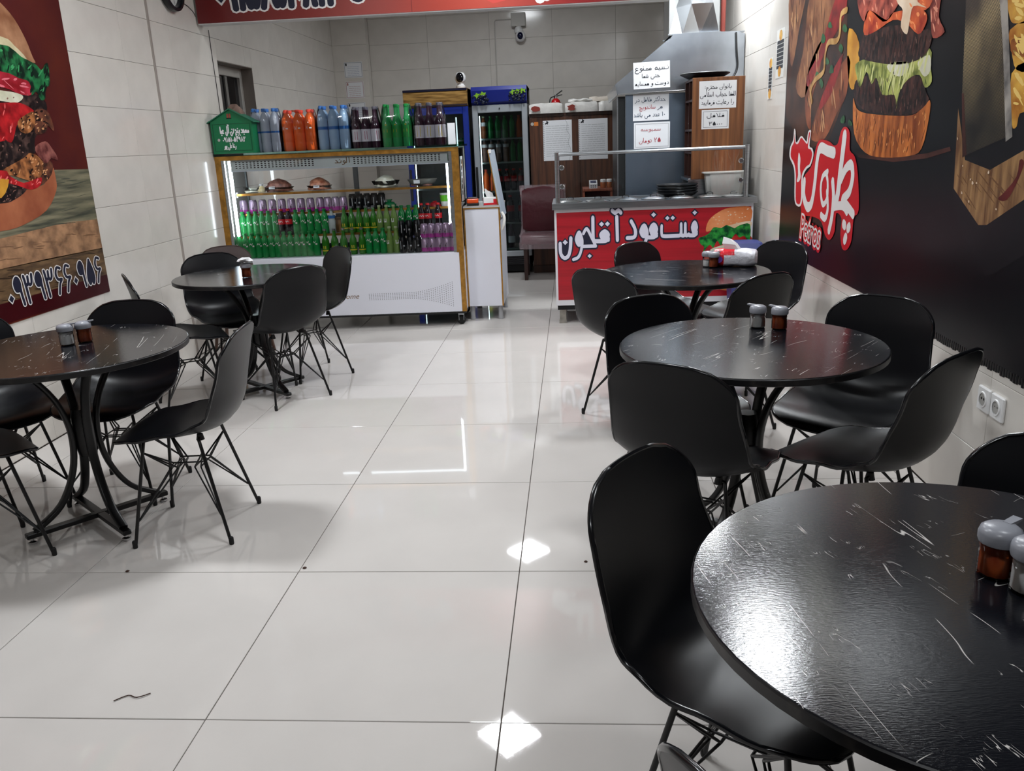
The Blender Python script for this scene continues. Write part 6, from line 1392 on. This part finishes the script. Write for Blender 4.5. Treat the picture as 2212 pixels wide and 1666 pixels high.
# ================================================================== ROUND TABLES
def marble():
    m = mat('black_marble_laminate', (14, 15, 20), .11, spec=.45); nt = m.node_tree; N = nt.nodes; L = nt.links; p = N['Principled BSDF']
    tc = N.new('ShaderNodeTexCoord')
    def vein(rot, sc, width, mask_scale, lo, hi, dist):
        m0 = N.new('ShaderNodeMapping'); m0.inputs['Rotation'].default_value = (0, 0, rot); L.new(tc.outputs['Object'], m0.inputs[0])
        mp = N.new('ShaderNodeMapping'); mp.inputs['Scale'].default_value = sc; L.new(m0.outputs[0], mp.inputs[0])
        n = N.new('ShaderNodeTexNoise'); n.inputs['Scale'].default_value = 1; n.inputs['Detail'].default_value = 2; n.inputs['Distortion'].default_value = dist; L.new(mp.outputs[0], n.inputs['Vector'])
        s = N.new('ShaderNodeMath'); s.operation = 'SUBTRACT'; s.inputs[1].default_value = .5; L.new(n.outputs[0], s.inputs[0])
        a = N.new('ShaderNodeMath'); a.operation = 'ABSOLUTE'; L.new(s.outputs[0], a.inputs[0])
        r = N.new('ShaderNodeMapRange'); r.inputs[1].default_value = width; r.inputs[2].default_value = width * .4; r.inputs[3].default_value = 0; r.inputs[4].default_value = 1; L.new(a.outputs[0], r.inputs[0])
        n2 = N.new('ShaderNodeTexNoise'); n2.inputs['Scale'].default_value = mask_scale; n2.inputs['Detail'].default_value = 2; L.new(tc.outputs['Object'], n2.inputs['Vector'])
        r2 = N.new('ShaderNodeMapRange'); r2.inputs[1].default_value = lo; r2.inputs[2].default_value = hi; L.new(n2.outputs[0], r2.inputs[0])
        mu = N.new('ShaderNodeMath'); mu.operation = 'MULTIPLY'; L.new(r.outputs[0], mu.inputs[0]); L.new(r2.outputs[0], mu.inputs[1]); return mu
    v1 = vein(1.36, (.9, 13, 1), .0042, 7, .52, .57, .05); v2 = vein(-.5, (2.0, 12, 1), .0025, 12, .62, .68, .1); v3 = vein(1.25, (12, 60, 1), .010, 15, .62, .66, .1)
    mx = N.new('ShaderNodeMath'); mx.operation = 'MAXIMUM'; L.new(v1.outputs[0], mx.inputs[0]); L.new(v2.outputs[0], mx.inputs[1])
    mx2 = N.new('ShaderNodeMath'); mx2.operation = 'MAXIMUM'; L.new(mx.outputs[0], mx2.inputs[0]); L.new(v3.outputs[0], mx2.inputs[1])
    c = N.new('ShaderNodeMixRGB'); c.inputs[1].default_value = srgb(17, 18, 23); c.inputs[2].default_value = srgb(196, 192, 188); L.new(mx2.outputs[0], c.inputs[0]); L.new(c.outputs[0], p.inputs['Base Color'])
    mp = N.new('ShaderNodeMapping'); mp.inputs['Scale'].default_value = (120, 420, 1); L.new(tc.outputs['Object'], mp.inputs[0])
    n = N.new('ShaderNodeTexNoise'); n.inputs['Scale'].default_value = 1; n.inputs['Detail'].default_value = 3; L.new(mp.outputs[0], n.inputs['Vector'])
    b = N.new('ShaderNodeBump'); b.inputs['Strength'].default_value = .3; b.inputs['Distance'].default_value = .0006; L.new(n.outputs[0], b.inputs['Height']); L.new(b.outputs[0], p.inputs['Normal'])
    return m
marble_m = marble(); edge_m = mat('worn_table_edge', (20, 19, 21), .4, rgb2=(64, 58, 54), scale=16, lo=.55, hi=.8)
def round_table():
    t = thing('round_table', '', 'table')
    n = 64; R = .45; ring = lambda r, z: [(r * math.cos(2 * PI * j / n), r * math.sin(2 * PI * j / n), z) for j in range(n)]
    MB().loft([ring(R - .004, .7452), ring(R - .002, .749), ring(R - .004, .75)], caps=True).build('table_top', marble_m, t)
    MB().loft([ring(R - .006, .725), ring(R, .728), ring(R, .746), ring(R - .003, .7495)], False).loft([ring(.02, .7245), ring(R - .006, .725)], False).build('edge_band', edge_m, t, smooth=30)
    for k in range(4):
        a = PI / 4 + k * PI / 2; c, s = math.cos(a), math.sin(a)
        pts = spline([(.235 * c, .235 * s, .722), (.15 * c, .15 * s, .655), (.08 * c, .08 * s, .54), (.05 * c, .05 * s, .40), (.07 * c, .07 * s, .25), (.14 * c, .14 * s, .12), (.25 * c, .25 * s, .048)], 5)
        lg_ = MB(); rings = []
        for i, q in enumerate(pts):
            tg = (pts[min(i + 1, len(pts) - 1)] - pts[max(i - 1, 0)]).normalized(); sd = Vector((-s, c, 0)); up = tg.cross(sd).normalized()
            rings.append([q + sd * (.017 * math.copysign(abs(math.cos(b)) ** .5, math.cos(b))) + up * (.011 * math.copysign(abs(math.sin(b)) ** .5, math.sin(b))) for b in (2 * PI * (j + .5) / 12 for j in range(12))])
        lg_.loft(rings).build('leg', wire, t, smooth=50)
    for k in range(2):
        b = B(-.285, -.016, .026, .285, .016, .046 - .001 * k, .003).build('base_bar', wire, t, rz=PI / 4 + k * PI / 2)
        for sx in (-1, 1):
            MB().lathe([(.015, 0), (.017, .004), (.017, .01), (.006, .014), (.006, .027)], 12, sx * .265, 0, 0).build('adjustable_foot', chrome, b, smooth=40)
    MB().lathe([(.034, .3), (.04, .34), (.04, .46), (.034, .5)], 14).build('centre_collar', wire, t, smooth=50)
    MB().box(-.2, -.2, .712, .2, .2, .725).build('top_plate', wire, t)
    return t
tb0 = round_table()
TB = [('round black marbled table, cropped at left side of picture, white and orange shakers', -2.0, 3.09, .08, 0),
      ('round black marbled table at rear left in front of display case', -1.965, 4.96, .1, 1.1),
      ('round black marbled table in right foreground with bright lamp reflection', .63, 1.215, 0, 0),
      ('round black marbled table in the middle of the right row', .604, 2.885, .05, 2.2),
      ('round black marbled table farthest on the right, before the red cart', .59, 4.545, .03, 4.0)]
TBO = []
for i, (lab, x, y, a, vr) in enumerate(TB):
    if i == 0: tb0.location = (x, y, 0); tb0.rotation_euler = (0, 0, a); tb0['label'] = lab; TBO.append(tb0)
    else: TBO.append(dup(tb0, (x, y, 0), a, lab))
for i, (lab, x, y, a, vr) in enumerate(TB):       # turn each laminate so the veins differ
    for c in TBO[i].children:
        if c.name.startswith('table_top'): c.rotation_euler = (0, 0, vr)

# ================================================================== SHAKERS AND TISSUES
clearjar = glassmat('jar_glass', (250, 250, 250), rough=.03)
lidg = mat('grey_shaker_lid', (142, 144, 152), .3)
def shaker(label, x, y, fillm, ang, s=1.0, level=.6, z=.75):
    t = thing('spice_shaker', label, 'shaker', (x, y, z), ang)
    MB().lathe([(.019, 0), (.0225, .003), (.0225, .03), (.021, .034), (.0225, .038), (.0225, .05)], 10).build('glass_jar', clearjar, t, smooth=40)
    MB().lathe([(.018, .003), (.0205, .005), (.0205, .048 * level), (.004, .048 * level + .003)], 12).build('spice', fillm, t, smooth=40)
    MB().lathe([(.0242, .046), (.0252, .049), (.0252, .058), (.0235, .0635), (.018, .0675), (.006, .0692)], 18).build('lid', lidg, t, smooth=60)
    MB().loft([[(.01, -.005, .063), (.034, -.006, .067), (.034, .006, .067), (.01, .005, .063)], [(.01, -.005, .069), (.034, -.006, .07), (.034, .006, .07), (.01, .005, .069)]]).build('flip_tab', lidg, t)
    return t
salt = mat('white_salt', (244, 245, 246), .8); chil = mat('red_chilli', (172, 76, 24), .7, rgb2=(120, 40, 18), scale=14); chil2 = mat('orange_chilli', (186, 84, 26), .7, rgb2=(150, 52, 18), scale=40)
def sc_(t, s): t.scale = (s, s, s); return t
sc_(shaker('grey-lidded salt shaker on cropped left table', -2.03, 3.14, salt, .3, level=.85), 1.25)
sc_(shaker('grey-lidded shaker of orange chilli on cropped left table', -1.985, 3.19, chil, .3, level=1), 1.25)
s_ = sc_(shaker('shaker of red chilli under a scrap of tissue on rear-left table', -1.94, 4.84, chil, .2, level=1), 1.25)
sc_(shaker('salt shaker at far right table, hidden behind chilli shaker', .735, 4.70, salt, .2), 1.25)
sc_(shaker('shaker of orange chilli beside tissue packet on far right table', .765, 4.665, chil, .2, level=1), 1.25)
sc_(shaker('salt shaker with grey lid on middle right table', .683, 3.145, salt, 2.4, level=.8), 1.25)
sc_(shaker('shaker half full of orange chilli on middle right table', .755, 3.11, chil2, 2.4, level=.8), 1.25)
sc_(shaker('large-looking shaker of orange chilli with grey flip lid on nearest table', .675, 1.275, chil2, .6, level=.9), 1.3)
sc_(shaker('salt shaker at right picture edge on nearest table', .700, 1.222, salt, 1.2, level=.85), 1.3)
t = thing('tissue_scrap', 'crumpled white tissue scrap resting on chilli shaker, rear-left table', 'tissue', (-1.94, 4.84, .843))
rnd = random.Random(3); R = []
for i in range(5):
    r = (.03, .045, .04, .025, .006)[i]; R.append([(r * math.cos(a) * rnd.uniform(.7, 1.25), r * math.sin(a) * rnd.uniform(.7, 1.25), (.0, .004, .012, .02, .022)[i] + rnd.uniform(-.003, .003) * (i > 0)) for a in (2 * PI * j / 10 for j in range(10))])
MB().loft(R).build('tissue', mat('tissue_white', (222, 222, 224), .7), t, smooth=30)
MB().poly([(-.015, -.05, .012), (.03, -.055, .02), (.035, -.02, .024), (-.01, -.02, .02)], (0, .001, .002)).build('loose_corner', mat('tissue_white', (222, 222, 224), .7), t)
# soft tissue packet, red and white film with a tissue pulled out
t = thing('tissue_packet', 'red and white soft tissue packet on far right table', 'tissue packet', (.885, 4.70, .75), -.25)
rnd = random.Random(9); n = 12; R = []
for u, e in ((-1, .75), (-.92, .95), (-.5, 1.04), (0, 1.0), (.5, 1.03), (.92, .95), (1, .75)):
    R.append([(u * .115 + rnd.uniform(-.003, .003), (.07 * e + rnd.uniform(-.004, .004)) * math.copysign(abs(math.cos(a)) ** .6, math.cos(a)), .047 + (.046 * e + rnd.uniform(-.003, .003)) * math.copysign(abs(math.sin(a)) ** .6, math.sin(a))) for a in (2 * PI * (j + .5) / n for j in range(n))])
pk = MB().loft(R)
pk.m = [1 if (sum(pk.v[i][0] for i in f) / len(f)) < -.045 or ((sum(pk.v[i][2] for i in f) / len(f)) > .075 and (sum(pk.v[i][0] for i in f) / len(f)) < .02) else 0 for f in pk.f]
pk.build('packet_film', [mat('tissue_film', (214, 214, 222), .3, bump=.6, bscale=40), mat('tissue_film_red', (206, 24, 40), .3, bump=.4, bscale=40)], t, smooth=40)
MB().poly([(-.117 + 0 * a, .03 * math.cos(a * PI / 6), .05 + .022 * math.sin(a * PI / 6)) for a in range(12)]).poly([(-.085 + .024 * math.cos(-a * PI / 6), -.0735, .045 + .02 * math.sin(-a * PI / 6)) for a in range(12)]).build('purple_badge', mat('badge_purple', (110, 70, 160), .35), t)
MB().loft([[(-.05, -.02, .09), (.02, -.025, .09), (.03, .02, .09), (-.05, .02, .09)], [(-.07, -.02, .125), (0, -.03, .12), (.01, .015, .12), (-.06, .02, .125)], [(-.065, -.005, .16), (-.03, -.01, .15), (-.02, .0, .145), (-.05, .005, .155)]]).build('pulled_tissue', mat('tissue_white', (222, 222, 224), .7), t, smooth=30)
# specks on the floor
for (x, y, lab, s) in ((-1.66, 2.66, 'tiny dark crumb on floor by the left table tile joint', .008), (-1.0, 2.68, 'tiny dark crumb on floor tile joint in the aisle', .008), (.02, 2.72, 'tiny dark crumb on floor near foreground chair', .007)):
    o = MB().lathe([(s * .5, 0), (s, s * .3), (s * .4, s * .7)], 7).build('crumb', mat('crumb_brown', (60, 36, 26), .8)); o.location = (x, y, 0); tag(o, lab, 'crumb')
o = MB().tube(spline([(-1.31, 1.92, .003), (-1.28, 1.945, .003), (-1.25, 1.935, .004), (-1.22, 1.955, .003)], 4), .0016, 5).build('hair_strand', mat('crumb_brown', (60, 36, 26), .8)); tag(o, 'short curled dark strand lying on floor at left foreground', 'strand')
